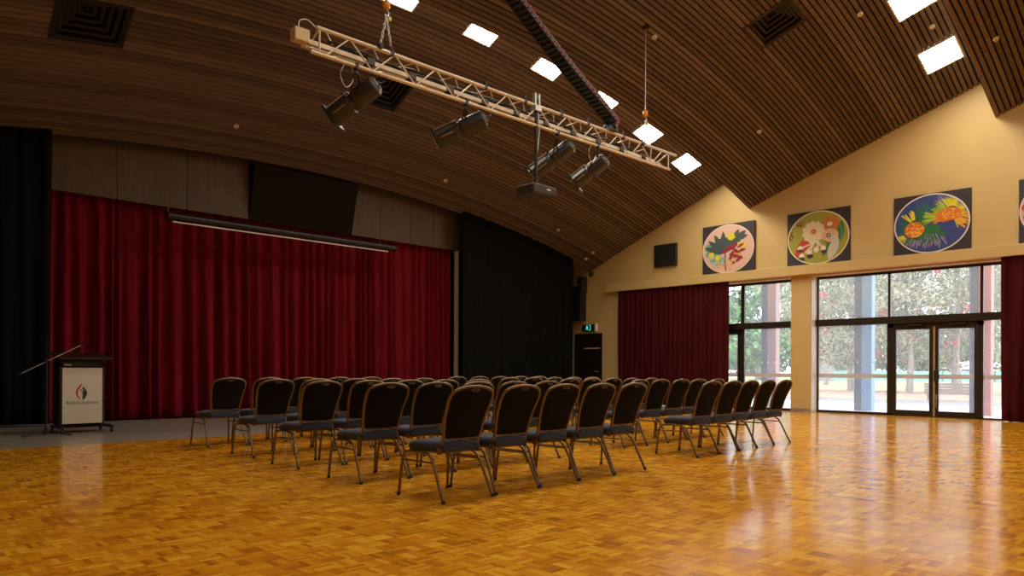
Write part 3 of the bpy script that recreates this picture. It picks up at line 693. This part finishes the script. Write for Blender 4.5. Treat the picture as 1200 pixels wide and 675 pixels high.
# ------------------------------------------------------------------ spotlights
def spotlight(rear, front, chord_x, label, cab):
    rear, front = Vector(rear), Vector(front); ax = (front-rear).normalized(); L = (front-rear).length
    mid = rear.lerp(front, .48); hang = Vector((chord_x, TY, 4.95+zb(chord_x-TX0)))
    o = thing('stage_spotlight', label, 'spotlight', hang, group='profile spotlights on the truss')
    side = ax.cross(Vector((0,0,1))).normalized(); upv = side.cross(ax)
    Mx = Matrix(((side.x,ax.x,upv.x,rear.x-hang.x),(side.y,ax.y,upv.y,rear.y-hang.y),(side.z,ax.z,upv.z,rear.z-hang.z),(0,0,0,1)))
    q = MB()                                   # lamp house: octagonal, with cooling fins
    def oct_(r, y, n=12): return [(r*math.cos(PI/12+2*PI*i/n), y, r*.92*math.sin(PI/12+2*PI*i/n)) for i in range(n)]
    def loft(secs, m=0):
        n = len(secs[0]); vs = [p for s in secs for p in s]
        fs = [(i*n+k, i*n+(k+1)%n, (i+1)*n+(k+1)%n, (i+1)*n+k) for i in range(len(secs)-1) for k in range(n)]
        fs += [tuple(range(n)), tuple(reversed(range((len(secs)-1)*n, len(secs)*n)))]
        q.add(vs, fs, m)
    loft([oct_(.09,-.05), oct_(.145,.0), oct_(.15,L*.45), oct_(.125,L*.49)])
    q.xf(Mx); q.build('lamp_house', M['grime'], o, bevel=.003)
    q = MB(); loft([oct_(.125,L*.47), oct_(.125,L*.56), oct_(.145,L*.58), oct_(.145,L*1.02)]); q.xf(Mx); q.build('lens_tube', M['grime'], o, bevel=.003)
    q = MB(); q.box(-.155,.155,L*1.0,L*1.03,-.155,.155); q.box(-.165,.165,L*1.03,L*1.04,-.165,.165); q.xf(Mx); q.build('gel_frame', M['blackmetal'], o, bevel=.004)
    q = MB(); q.tube([(0,L*1.038,0),(0,L*1.05,0)], .11, 20); q.xf(Mx); q.build('lens', M['steel'], o)
    q = MB(); q.box(-.07,.07,L*.5,L*.99,.132,.150); q.xf(Mx); tag(q.build('top_rail', M['chrome'], o), 'pale metal rail')
    q = MB(); q.box(-.150,-.143,L*.64,L*.92,-.035,-.022); q.xf(Mx); tag(q.build('side_slot', M['brass'], o), 'thin brass coloured line')
    q = MB()
    for k in range(6): q.box(-.153,.153, L*(.06+.06*k), L*(.075+.06*k), -.07,.07)
    q.xf(Mx); q.build('cooling_fins', M['blackmetal'], o)
    for k in range(3):
        q = MB(); a = 2*PI*k/3; q.tube([(.04*math.cos(a),-.03,.04*math.sin(a)),(.05*math.cos(a),-.06,.05*math.sin(a))], .014, 8); q.xf(Mx); q.build('rear_knob', M['black'], o)
    yc = L*.46; q = MB(); pts = []
    m0 = Mx @ Vector((-.165, yc, 0)); m1 = Mx @ Vector((.165, yc, 0)); top = Vector((0,0,-.10))
    q.tube(smoothpts([m0, m0.lerp(top,.55)+Vector((side*(-.03))), top+side*(-.06), top+side*.06, m1.lerp(top,.55)+Vector(side*.03), m1], 4), .013, 8)
    q.build('yoke', M['blackmetal'], o)
    q = MB(); q.tube([(0,0,-.11),(0,0,-.035)], .012, 8); q.box(-.02,.02,-.035,.035,-.045,.035); q.build('hook_clamp', M['black'], o)
    q = MB(); q.tube([(-.14,0,0),(-.12,0,0)] , .02, 8); q.xf(Matrix.Translation(m0+side*(-.0))); q.build('tilt_knob', M['black'], o)
    if cab:
        q = MB(); q.tube(smoothpts([(-.16,0,.0),(-.22,.02,-.16),(-.14,.02,-.30),(-.04,.02,-.2),(-.06,0,-.02)], 6), .006, 6); q.build('safety_cable', M['steel'], o)
    q = MB(); rp = Mx @ Vector((0,-.05,.03))
    q.tube(smoothpts([rp, rp+Vector((.1,0,.02)), rp+Vector((.13,0,.12)), Vector((.25,.03,.02))], 6), .008, 6); q.build('power_cable', M['black'], o)
spotlight((5.50,8.25,4.80),(5.18,8.74,4.42), 5.18, 'leftmost spotlight, tilted steeply, at the left end of the truss', True)
spotlight((7.43,8.25,4.83),(6.95,8.75,4.51), 7.05, 'second spotlight from the left, hanging left of the projector pole', False)
spotlight((9.42,8.25,4.85),(9.05,8.75,4.40), 9.05, 'third spotlight from the left, right behind the projector pole', False)
spotlight((10.35,8.25,4.80),(10.12,8.72,4.44), 10.1, 'rightmost spotlight, the closest to the right end of the truss', True)

# projector and its pole
pj = thing('projector', 'dark grey projector hanging on a pole below the middle of the truss', 'projector', (8.54, TY, 3.84))
q = MB(); q.box(-.26,.28,-.2,.2,0,.15); q.build('casing', M['grime'], pj, bevel=.02)
q = MB(); q.tube([(.02,.2,.08),(.02,.25,.08)], [.055,.05], 16); q.build('lens', M['black'], pj)
q = MB(); q.box(.05,.13,-.203,-.2,.075,.095); tag(q.build('badge', M['white'], pj), 'small pale badge')
q = MB()
for k in range(6): q.box(.28,.283,-.15+.045*k,-.13+.045*k,.04,.11)
q.build('air_vent', M['black'], pj)
po = thing('projector_pole', 'black drop pole clamped to the truss and carrying the projector', 'pole', (8.54, TY, 3.99))
q = MB(); q.tube([(0,0,.05),(0,0,1.42)], .028, 14); q.build('tube', M['black'], po)
q = MB(); q.tube([(0,0,0),(0,0,.035),(0,0,.06)], [.085,.08,.03], 14); q.build('ceiling_plate', M['blackmetal'], po)
q = MB(); q.box(-.07,.07,-.05,.06,1.22,1.30); q.box(-.06,-.03,-.03,.03,1.3,1.5); q.box(.03,.06,-.03,.03,1.3,1.5); q.build('truss_clamp', M['steel'], po)
q = MB(); q.tube(smoothpts([(.05,.0,1.2),(.07,.0,.9),(.045,.02,.5),(.04,.03,.1)]), .007, 6); q.build('cable', M['white'], po)

# ------------------------------------------------------------------ banquet chairs
def make_chair():
    o = thing('banquet_chair', 'x', 'chair')
    yb = lambda z: lerp_tab(z, [.39,.49,.67,.84,.93], [.13,.10,.05,-.03,-.075])
    wv = lambda z: lerp_tab(z, [.39,.49,.67,.77,.80], [.186,.190,.212,.225,.227])
    zs = [.385,.43,.49,.58,.67,.75,.79]
    left = [(-wv(z), yb(z), z) for z in zs]; top = [(-.225,yb(.828),.828),(-.212,yb(.862),.862),(-.178,yb(.886),.886),(-.125,yb(.902),.902),(-.06,yb(.911),.911),(0,yb(.914),.914)]
    half = left+top; full = half+[(-x,y,z) for x,y,z in reversed(half[:-1])]
    q = MB(); q.tube(smoothpts(full, 2), .0135, 8); q.tube([(-.19,yb(.49),.49),(.19,yb(.49),.49)], .011, 8); q.build('back_frame', M['gold'], o)
    # upholstered back: front and rear skins
    P = []; Q = []
    rows = [.495,.52,.58,.66,.74,.79,.825,.853,.877,.893,.902]
    for z in rows:
        if z <= .79: w = wv(z)-.010
        else: w = lerp_tab(z, [.79,.828,.857,.879,.896,.904], [.217,.214,.201,.172,.110,.05])
        rp = []; rq = []
        for k in range(9):
            s = -1+2*k/8; e = (1-abs(s)**3)
            ez = 1 if .5 < z < .895 else .3
            rp.append((w*s, yb(z)-.006-.016*e*ez, z)); rq.append((w*s, yb(z)+.008+.03*e*ez, z))
        P.append(rp); Q.append([p for p in reversed(rq)])
    q = MB(); q.grid(P, 0); q.grid(Q, 0); q.build('backrest', M['back'], o)
    q = MB(); q.tube([(.042*math.cos(a), yb(.888)-.024, .884+.009*math.sin(a)) for a in [2*PI*i/16 for i in range(16)]], .003, 6, closed=True)
    q.build('grip', M['gold'], o)
    # seat cushion
    ys = [.085,.10,.16,.3,.44,.50,.525]; wsd = [.185,.20,.208,.222,.232,.228,.205]
    sec = []
    for y, w in zip(ys, wsd):
        e = 0 if y in (.085,.525) else 1
        zt = .455+.012*e - (.008 if y > .49 else 0)
        row = []
        for (sx2, zz) in ((-.96,.398),(-1,.41),(-1.0,.435),(-.95,zt-.008),(-.6,zt+.004*e),(0,zt+.008*e),(.6,zt+.004*e),(.95,zt-.008),(1.0,.435),(1,.41),(.96,.398)):
            zz2 = zz if e else min(zz, .44)
            row.append((w*sx2, y, zz2))
        sec.append(row)
    q = MB(); q.grid([r[::-1] for r in sec], 0); q.add([p for p in sec[0]], [tuple(range(11))], 0, False); q.add([p for p in sec[-1]], [tuple(reversed(range(11)))], 0, False)
    q.add([sec[0][0],sec[0][-1],sec[-1][-1],sec[-1][0]], [(0,1,2,3)]); q.build('seat', M['seat'], o)
    q = MB(); q.tube([(-.19,.12,.388),(.19,.12,.388),(.215,.49,.388),(-.215,.49,.388)], .011, 6, closed=True); q.build('seat_frame', M['gold'], o)
    for s in (-1, 1):
        for kind in (0, 1):
            if kind: pts = [(s*.262,0,.0),(s*.255,.07,.14),(s*.246,.135,.27),(s*.24,.175,.335),(s*.236,.225,.366),(s*.234,.31,.376)]
            else: pts = [(s*.262,.59,0),(s*.256,.576,.14),(s*.247,.562,.28),(s*.241,.545,.345),(s*.236,.49,.372),(s*.234,.31,.376)]
            q = MB(); q.tube(smoothpts(pts, 3), .0125, 8); lg = q.build('leg', M['gold'], o)
            x, y = pts[0][0], pts[0][1]
            q = MB(); q.tube([(x,y,.0),(x,y+(.006 if kind else -.004),.026)], .0155, 8); q.build('foot_cap', M['rubber'], lg)
        q = MB(); q.tube([(s*.246,.155,.302),(s*.248,.558,.302)], .008, 6); q.build('stretcher', M['gold'], o)
        q = MB(); q.box(s*.19-.006+(s*.012), s*.19+.006+(s*.012), .105, .155, .37, .42); q.build('joint_plate', M['gold'], o)
    return o
ch0 = make_chair(); first = True; rj = random.Random(21)
Lb = [(3.88,4.44),(3.95,5.71),(4.02,6.98),(4.10,8.22),(4.17,9.69)]
# column positions were read off the photograph row by row
Rb = [(8.02,4.75),(8.22,5.97),(8.20,7.2),(8.24,8.5),(8.34,9.95)]
rown = ['nearest row','second nearest row','middle row','second farthest row','farthest row']
coln = ['leftmost','second from left','in the centre','second from right','rightmost']
for blk, tab, dx in (('left', Lb, .572), ('right', Rb, .555)):
    for j, (x0_, y0_) in enumerate(tab):
        for i in range(5):
            o = ch0 if first else copy_tree(ch0); first = False
            o.location = (x0_+dx*i+rj.uniform(-.008,.008), y0_+.055*dx*i+rj.uniform(-.015,.015), 0)
            o.rotation_euler = (0,0,rj.uniform(-.015,.015))
            tag(o, 'navy chair in the %s of the %s block, %s' % (rown[j], blk, coln[i]), 'chair', 'banquet chairs in two blocks facing the stage')

# ------------------------------------------------------------------ podium and microphone stand
pd = thing('podium', 'black podium with white front panel and logo, on the grey floor by the curtain', 'podium', (3.32, 13.25, 0))
q = MB(); q.box(-.32,-.27,0,.42,.12,1.12); q.box(.27,.32,0,.42,.12,1.12); q.box(-.27,.27,.02,.06,.12,1.12); q.box(-.27,.27,.02,.40,.12,.16); q.box(-.32,.32,.0,.42,1.06,1.14); q.build('cabinet', M['black'], pd, bevel=.006)
q = MB(); q.box(-.285,.285,-.012,.0,.15,1.04); tag(q.build('front_panel', M['logo_white'], pd), 'white panel')
q = MB(); vs = [(-.34,-.10,1.17),(.42,-.10,1.17),(.42,.48,1.26),(-.34,.48,1.26),(-.34,-.10,1.20),(.42,-.10,1.20),(.42,.48,1.29),(-.34,.48,1.29)]
q.add(vs, [(0,3,2,1),(4,5,6,7),(0,1,5,4),(1,2,6,5),(2,3,7,6),(3,0,4,7)]); q.box(-.30,.30,.02,.40,1.13,1.2); q.build('desk_top', M['blackmetal'], pd, bevel=.005)
q = MB(); q.box(-.26,-.16,-.016,-.010,1.075,1.10); tag(q.build('name_plate', M['steel'], pd), 'small silver plate')
q = MB(); q.box(-.34,.46,.16,.20,.075,.115); q.box(-.34,-.29,-.14,.5,.075,.11); q.box(.37,.42,-.14,.5,.075,.11); q.build('base_frame', M['blackmetal'], pd, bevel=.004)
for x, y in ((-.315,-.12),(.395,-.12),(-.315,.48),(.395,.48)):
    c_ = MB(); c_.tube([(x-.016,y,.034),(x+.016,y,.034)], .034, 14); c_.box(x-.012,x+.012,y-.012,y+.012,.04,.08); c_.build('caster', M['rubber'], pd)
def emblem(name, col, polys):
    q = MB()
    for p in polys: q.prism(p, .002, 0, Matrix(((1,0,0,0),(0,0,-1,-.0125),(0,1,0,0),(0,0,0,1))))
    return q.build(name, mat('logo_'+name, col, .5), pd)
cx, cy = -.01, .64
redp = [(cx-.005,cy+.155),(cx-.035,cy+.115),(cx-.075,cy+.06),(cx-.088,cy+.0),(cx-.075,cy-.05),(cx-.045,cy-.09),(cx-.01,cy-.115),(cx-.04,cy-.07),(cx-.058,cy-.03),(cx-.062,cy+.01),(cx-.045,cy+.06),(cx-.015,cy+.095)]
grn = [(cx+.008,cy-.118),(cx+.008,cy+.10),(cx+.035,cy+.08),(cx+.062,cy+.04),(cx+.075,cy-.005),(cx+.065,cy-.05),(cx+.04,cy-.09)]
emblem('red_crescent', (.50,.03,.02), [redp]); emblem('green_half', (.008,.07,.015), [grn, ell(cx-.01,cy+.04,.012,.012,10)])
emblem('white_dot', (.7,.66,.58), [[(x, y) for x, y in ell(cx+.016,cy+.045,.009,.009,10)]]).location.y = -.003
def text(s, size, x, z, parent, name, mt):
    cu = bpy.data.curves.new(name, 'FONT'); cu.body = s; cu.size = size; cu.extrude = .001; cu.space_character = 1.12
    tmp = bpy.data.objects.new('tmp', cu); COL.objects.link(tmp); dg = bpy.context.evaluated_depsgraph_get()
    me = bpy.data.meshes.new_from_object(tmp.evaluated_get(dg)); bpy.data.objects.remove(tmp)
    me.materials.clear(); me.materials.append(mt)
    o = bpy.data.objects.new(name, me); COL.objects.link(o); o.parent = parent; o.rotation_euler = (PI/2,0,0); o.location = (x, -.0135, z)
    return o, max(v.co.x for v in me.vertices)
inkm = mat('logo_ink', (.10,.08,.06), .6)
o, w = text('B', .078, -.235, .46, pd, 'lettering', inkm)
o, w2 = text('OROONDARA', .060, -.235+w+.008, .46, pd, 'lettering', inkm)
o.scale = ((.225-(-.235+w+.008))/w2, 1, 1)

ms = thing('microphone_stand', 'black boom microphone stand just left of the podium', 'microphone stand', (2.78, 13.05, 0))
q = MB(); q.tube([(0,0,.06),(0,0,1.18)], .012, 10); q.build('pole', M['blackmetal'], ms)
q = MB(); q.tube([(0,0,.03),(0,0,.13),(0,0,.16)], [.03,.028,.014], 12); q.build('collar', M['black'], ms)
for a in (200, 320, 80):
    a = A(a); q = MB(); q.tube([(0,0,.07),(.33*math.cos(a), .33*math.sin(a), .012)], .010, 8)
    l_ = q.build('leg', M['blackmetal'], ms)
    q = MB(); q.tube([(.32*math.cos(a), .32*math.sin(a), .014),(.36*math.cos(a), .36*math.sin(a), .012)], .014, 8); q.build('foot', M['rubber'], l_)
q = MB(); q.tube([(-.37,0,.93),(.47,0,1.40)], .008, 8); q.build('boom', M['steel'], ms)
q = MB(); q.tube([(-.37,0,.93),(-.33,0,.952)], .018, 10); q.build('counterweight', M['black'], ms)
q = MB(); q.tube([(0,-.03,1.15),(0,.03,1.15)], .024, 10); q.build('boom_clamp', M['black'], ms)
q = MB(); q.tube([(.46,0,1.395),(.50,0,1.418)], [.012,.02], 10); q.build('mic_clip', M['black'], ms)

# ------------------------------------------------------------------ outdoors
def ground(name, x0, x1, y0, y1, z, mt):
    q = MB(); q.box(x0, x1, y0, y1, z-.3, z); return q.build(name, mt, kind='structure')
ground('terrace', GX+.08, 26.3, -30, 60, -.03, M['concrete']); ground('road', 26.3, 29.9, -30, 60, -.05, M['asphalt'])
q = MB(); q.add([(29.9,-40,-.04),(44,-30,-.04),(44,22,-.04),(36,24,-.04),(29.9,20,-.04)], [(0,1,2,3,4)]); q.build('mulch_bed', M['mulch'], kind='structure')
q = MB(); q.add([(29.0,-200,-.06),(400,-200,-.06),(400,400,-.06),(29,400,-.06)], [(0,1,2,3)]); q.build('lawn', M['grass'], kind='structure')
q = MB(); q.add([(29.9,21.5,-.035),(29.9,31,-.035),(60,56,-.035),(110,98,-.035),(110,92,-.035),(60,48.5,-.035)], [(0,5,2,1),(5,4,3,2)]); q.build('footpath', M['asphalt'], kind='structure')
def post(y, face, label):
    o = thing('verandah_post', label, 'post', (21.1, y, -.03), group='painted posts outside the glazing')
    q = MB(); q.box(-.11,.11,.0,.20,0,4.2); tag(q.build('steel_flange', M['post_grey'], o, bevel=.006), 'slate grey side')
    q = MB(); q.box(-.13,.13,-.27,-.002,0,4.2); q.build('post_face', M[face], o, bevel=.01)
post(10.45, 'post_pink', 'dusty pink post with slate side outside the left window')
post(7.72, 'post_blue', 'light blue post with slate side outside, left of the glass doors')
post(4.93, 'post_red', 'coral red post with slate side outside, right of the glass doors')
bn = thing('timber_bench', 'long weathered slatted timber bench on the mulch outside the glass doors', 'bench', (31.0, 8.0, -.04))
for k in range(4):
    q = MB(); q.box(-.02,.03,-1.08,1.08,.24+.11*k,.335+.11*k); q.build('back_slat', M['timber'], bn, bevel=.006)
for k in range(3):
    q = MB(); q.box(.06+.16*k,.19+.16*k,-1.08,1.08,.30,.34); q.build('seat_slat', M['timber'], bn, bevel=.006)
for y in (-.95,.95):
    q = MB(); q.box(.03,.08,y-.05,y+.05,0,.64); q.box(.06,.55,y-.05,y+.05,.25,.30); q.box(.49,.55,y-.05,y+.05,0,.28); q.build('leg', M['timber'], bn)
fn = thing('park_fence', 'low teal green fence across the far side of the lawn', 'fence', (92, 30, -.06))
q = MB(); q.box(-.03,.03,-50,12,.0,1.15); q.build('mesh_panel', M['teal'], fn)
for k in range(13):
    q = MB(); q.box(-.06,.0,-50+5*k,-49.85+5*k,0,1.25); q.build('post', M['post_grey'], fn)
# playground slide and sand mound, light pole
sl = thing('playground_slide', 'grey playground slide seen through the left window', 'slide', (80, 62, -.06))
q = MB(); q.tube(smoothpts([(-2.0,4.5,3.6),(0,1.5,3.3),(0,-.5,2.4),(0,-3.0,1.3),(0,-5.0,.9)], 5), .42, 12); q.build('tube', M['slide'], sl)
for y, h in ((3,3.2),(-2.5,1.3)):
    q = MB(); q.tube([(0,y,0),(0,y,h)], .08, 8); q.build('support', M['steel'], sl)
q = MB(); P = []
for i in range(9):
    P.append([(95+12*math.cos(k*PI/12)*math.sin(i*PI/16), 76+16*math.sin(-k*PI/12+PI/2)*0+15*math.sin(k*PI/12)*math.sin(i*PI/16)*(1), 2.4*math.cos(i*PI/16)-.1) for k in range(25)])
q.grid(P); tag(q.build('sand_mound', mat('pink_sand', (.62,.42,.33), .9), recenter=True), 'low pinkish sand mound behind the grey slide', 'mound')
lp = thing('light_pole', 'slim pale pole on the lawn outside the left window', 'pole', (70, 47.5, -.06))
q = MB(); q.tube([(0,0,0),(0,0,5.2)], [.09,.06], 8); q.build('mast', M['white'], lp)
q = MB(); q.box(-.5,.1,-.12,.12,5.15,5.28); q.build('lamp_head', M['steel'], lp, bevel=.02)
nb = thing('park_shelter', 'small grey park shelter among the trees outside, left of the blue post', 'shelter', (72, 31.0, -.06))
q = MB(); q.box(-1.2,1.2,-1.7,1.7,2.3,2.45); q.build('roof', M['slide'], nb)
q = MB(); q.box(.9,1.0,-1.6,1.6,.1,2.2); q.build('rear_wall', mat('shelter_wall', (.4,.38,.44), .7), nb)
for y in (-1.6,1.6):
    q = MB(); q.box(-1.15,-1.0,y-.07,y+.07,0,2.3); q.build('post', M['post_grey'], nb)

# trees
rt_ = random.Random(33)
def crown_mesh(seed, n, clumps, rx, rz, leaf):
    rg = random.Random(seed); q = MB(); C = []
    for _ in range(clumps):
        while True:
            p = Vector((rg.uniform(-1,1), rg.uniform(-1,1), rg.uniform(-1,1)))
            if .25 < p.length < 1: break
        C.append(Vector((p.x*rx, p.y*rx, p.z*rz)))
    for _ in range(n):
        c = rg.choice(C); p = c+Vector((rg.gauss(0,.10*rx), rg.gauss(0,.10*rx), rg.gauss(0,.07*rz)))
        d = Vector((rg.gauss(0,1), rg.gauss(0,1), rg.gauss(0,1)-.5)).normalized(); e = d.orthogonal().normalized()
        e.rotate(Matrix.Rotation(rg.uniform(0,6.28), 3, d))
        L = leaf*rg.uniform(.6,1.3); w = L*.42
        q.add([p, p+d*L*.5+e*w*.5, p+d*L, p+d*L*.5-e*w*.5], [(0,1,2,3)])
    return q
def tree(x, y, H, rx, rz, leafm, label, seed, n=7000, leaf=.34, trunk=.17, flowers=False, lean=(0,0), zc=None, group='trees on the lawn outside'):
    zc = zc or H-rz*.8
    o = thing('tree', label, 'tree', (x, y, -.06), group)
    q = crown_mesh(seed, n, 60, rx, rz, leaf); q.xf(Matrix.Translation((lean[0], lean[1], zc))); q.build('crown', M[leafm], o)
    rg = random.Random(seed+5); tp = Vector((lean[0]*.6, lean[1]*.6, zc-rz*.55))
    q = MB(); q.tube(smoothpts([(0,0,-.1),(rg.uniform(-.1,.1),rg.uniform(-.1,.1),tp.z*.5),tp,Vector((lean[0],lean[1],zc+rz*.3))], 5), [trunk*1.15-trunk*.9*i/15 for i in range(16)], 9); q.build('trunk', M['bark'], o)
    for k in range(7):
        a = 2*PI*k/7+rg.uniform(-.3,.3); s = tp*rg.uniform(.72,1.0); e = Vector((lean[0]+rx*.75*math.cos(a), lean[1]+rx*.75*math.sin(a), zc+rg.uniform(-.35,.5)*rz))
        q = MB(); mid = s.lerp(e, .5)+Vector((0,0,rg.uniform(-.3,.3))); pts = smoothpts([s, mid, e], 5)
        q.tube(pts, [trunk*.5*(1-.085*i) for i in range(len(pts))], 7); q.build('branch', M['bark'], o)
    if flowers:
        q = MB()
        for _ in range(16):
            a = rg.uniform(0,6.28); u_ = rg.uniform(-.9,.6)
            c = Vector((lean[0]+rx*1.0*math.cos(a)*math.sqrt(1-u_*u_), lean[1]+rx*math.sin(a)*math.sqrt(1-u_*u_), zc+rz*u_))
            for _2 in range(14):
                p = c+Vector((rg.gauss(0,.1), rg.gauss(0,.1), rg.gauss(0,.1))); d = Vector((rg.gauss(0,1), rg.gauss(0,1), rg.gauss(0,1))).normalized(); e = d.orthogonal()
                q.add([p, p+d*.1+e*.05, p+d*.2, p+d*.1-e*.05], [(0,1,2,3)])
        tag(q.build('flowers', M['petal'], o), 'red flower clusters')
tree(42.2, 16.1, 8.6, 4.6, 3.9, 'leaf_gum', 'grey green tree outside whose trunk stands left of the blue post', 1, flowers=True, n=11000, leaf=.22)
tree(41.6, 12.9, 8.3, 4.8, 3.7, 'leaf_gum', 'grey green tree whose trunk shows in the left glass door', 2, flowers=True, n=11000, leaf=.22)
tree(44.0, 11.3, 9.6, 5.0, 4.4, 'leaf_gum', 'pale trunked spreading tree showing in the right glass door', 3, flowers=True, n=11000, leaf=.22, trunk=.24)
tree(52.0, 8.4, 10.0, 5.2, 4.0, 'leaf_gum', 'grey green tree outside at far right by the coral red post', 4, n=7000, leaf=.34)
tree(58.0, 24.0, 12.5, 6.2, 5.0, 'leaf_gum', 'tall grey green tree outside behind the left end of the big window', 5, n=8000, leaf=.4)
tree(70.0, 20.0, 12.0, 6.5, 5.2, 'leaf_dark', 'dark tree at the back of the lawn behind the glass doors', 6, n=7000, leaf=.45)
for i, (x, y, h_, r1, mt, l) in enumerate(((150,60,9,11,'leaf_green','low green tree far behind the lawn, left of the doors'),(150,40,9,11,'leaf_dark','low dark tree far behind the lawn, behind the doors'),(150,20,9,11,'leaf_green','low green tree far behind the lawn, at the right'),(145,82,9,11,'leaf_dark','low dark tree far behind the slide'),(110,104,17,8,'leaf_green','large bright green tree at the left edge of the left window'),(118,88,20,9,'leaf_green','large bright green tree behind the grey slide'),
        (105,72,15,7.5,'leaf_green','green tree behind the dusty pink post'),(86,50,13,6,'leaf_dark','dark green tree right of the dusty pink post'),(82,42,12,6,'leaf_green','pale green tree just left of the cream pillar'),
        (112,50,12,8,'leaf_dark','far dark tree behind the park shelter'),(118,36,11,8,'leaf_dark','far dark tree behind the blue post'),(122,22,11,8,'leaf_gum','far grey tree behind the teal fence'))):
    tree(x, y, h_, r1, h_*.42, mt, l, 50+i, n=5200, leaf=.8, trunk=.35, zc=h_*(.5 if h_ > 9 else .38))

# a person walking on the far path
def person(x, y):
    o = thing('person', 'person in a dark blue top and pale trousers on the far path', 'person', (x, y, -.04))
    J = [(0,0,.95),(0,0,1.2),(0,0,1.42),(0,0,1.52),(0,.0,1.64),(0,0,1.72), (.19,0,1.40),(.25,.05,1.12),(.24,.16,.90),(-.19,0,1.40),(-.25,-.03,1.12),(-.24,.05,.88),
         (.09,0,.90),(.11,.10,.50),(.11,.05,.08),(.11,.17,.03),(-.09,0,.90),(-.11,-.03,.5),(-.11,-.2,.10),(-.11,-.09,.03)]
    E_ = [(0,1),(1,2),(2,3),(3,4),(4,5),(2,6),(6,7),(7,8),(2,9),(9,10),(10,11),(0,12),(12,13),(13,14),(14,15),(0,16),(16,17),(17,18),(18,19)]
    rad = [.15,.14,.15,.055,.095,.07,.07,.045,.035,.07,.045,.035,.10,.065,.045,.035,.10,.065,.045,.035]
    me = bpy.data.meshes.new('body'); me.from_pydata(J, E_, []); b = bpy.data.objects.new('body', me); COL.objects.link(b); b.parent = o
    sk = b.modifiers.new('skin', 'SKIN'); su = b.modifiers.new('sub', 'SUBSURF'); su.levels = su.render_levels = 2
    for i, r in enumerate(rad): me.skin_vertices[0].data[i].radius = (r, r)
    me.skin_vertices[0].data[0].use_root = True
    m_ = mat('person_clothes', (.05,.07,.13), .8); t = NT(m_); sx = t.n('ShaderNodeSeparateXYZ'); t.l(t.coord('Object'), sx.inputs[0])
    t.l(t.ramp(t.math('DIVIDE', sx.outputs[2], 1.8), [(0,(.45,.42,.40)),(.51,(.45,.42,.40)),(.52,(.04,.06,.12)),(.84,(.04,.06,.12)),(.85,(.45,.28,.2)),(.95,(.05,.03,.02))]), t.b.inputs['Base Color'])
    t.t.nodes['Color Ramp'].color_ramp.interpolation = 'CONSTANT'
    me.materials.append(m_)
person(74, 50.8)

# ------------------------------------------------------------------ sky, sun, portals
wd = bpy.data.worlds.new('sky'); S.world = wd; wd.use_nodes = True; nt = wd.node_tree
bg = nt.nodes['Background']; sky = nt.nodes.new('ShaderNodeTexSky'); sky.sky_type = 'HOSEK_WILKIE'
sky.sun_direction = Vector((-.45,-.35,.82)).normalized(); sky.turbidity = 6; sky.ground_albedo = .4
mxw = nt.nodes.new('ShaderNodeMix'); mxw.data_type = 'RGBA'; mxw.inputs[0].default_value = .6
nt.links.new(sky.outputs[0], mxw.inputs[6]); mxw.inputs[7].default_value = (1.0,1.02,1.1,1)
nt.links.new(mxw.outputs[2], bg.inputs[0]); bg.inputs[1].default_value = 6.2
wd.cycles.sampling_method = 'NONE'      # broad even sky: found well enough by the bounces themselves

# ------------------------------------------------------------------ camera
F, TH, RO = 861., math.radians(45.63), math.radians(.3)
fw = Vector((math.cos(TH), math.sin(TH), 0)); rt = Vector((math.sin(TH), -math.cos(TH), 0)); up = Vector((0,0,1))
Rr = rt*math.cos(RO)+up*math.sin(RO); Uu = up*math.cos(RO)-rt*math.sin(RO)
cam = bpy.data.cameras.new('camera'); co = bpy.data.objects.new('camera', cam); COL.objects.link(co)
co.matrix_world = Matrix(((Rr.x,Uu.x,-fw.x,0),(Rr.y,Uu.y,-fw.y,0),(Rr.z,Uu.z,-fw.z,1.05),(0,0,0,1)))
cam.sensor_width = 36; cam.lens = F/1200*36; cam.shift_y = (433-337.5)/1200; cam.clip_end = 2000
S.camera = co
vs_ = S.view_settings; vs_.view_transform = 'Standard'; vs_.look = 'None'; vs_.gamma = 1; vs_.exposure = 0; vs_.use_curve_mapping = False
S.cycles.use_denoising = True; S.cycles.sample_clamp_indirect = 6; S.cycles.max_bounces = 8; S.cycles.transparent_max_bounces = 16
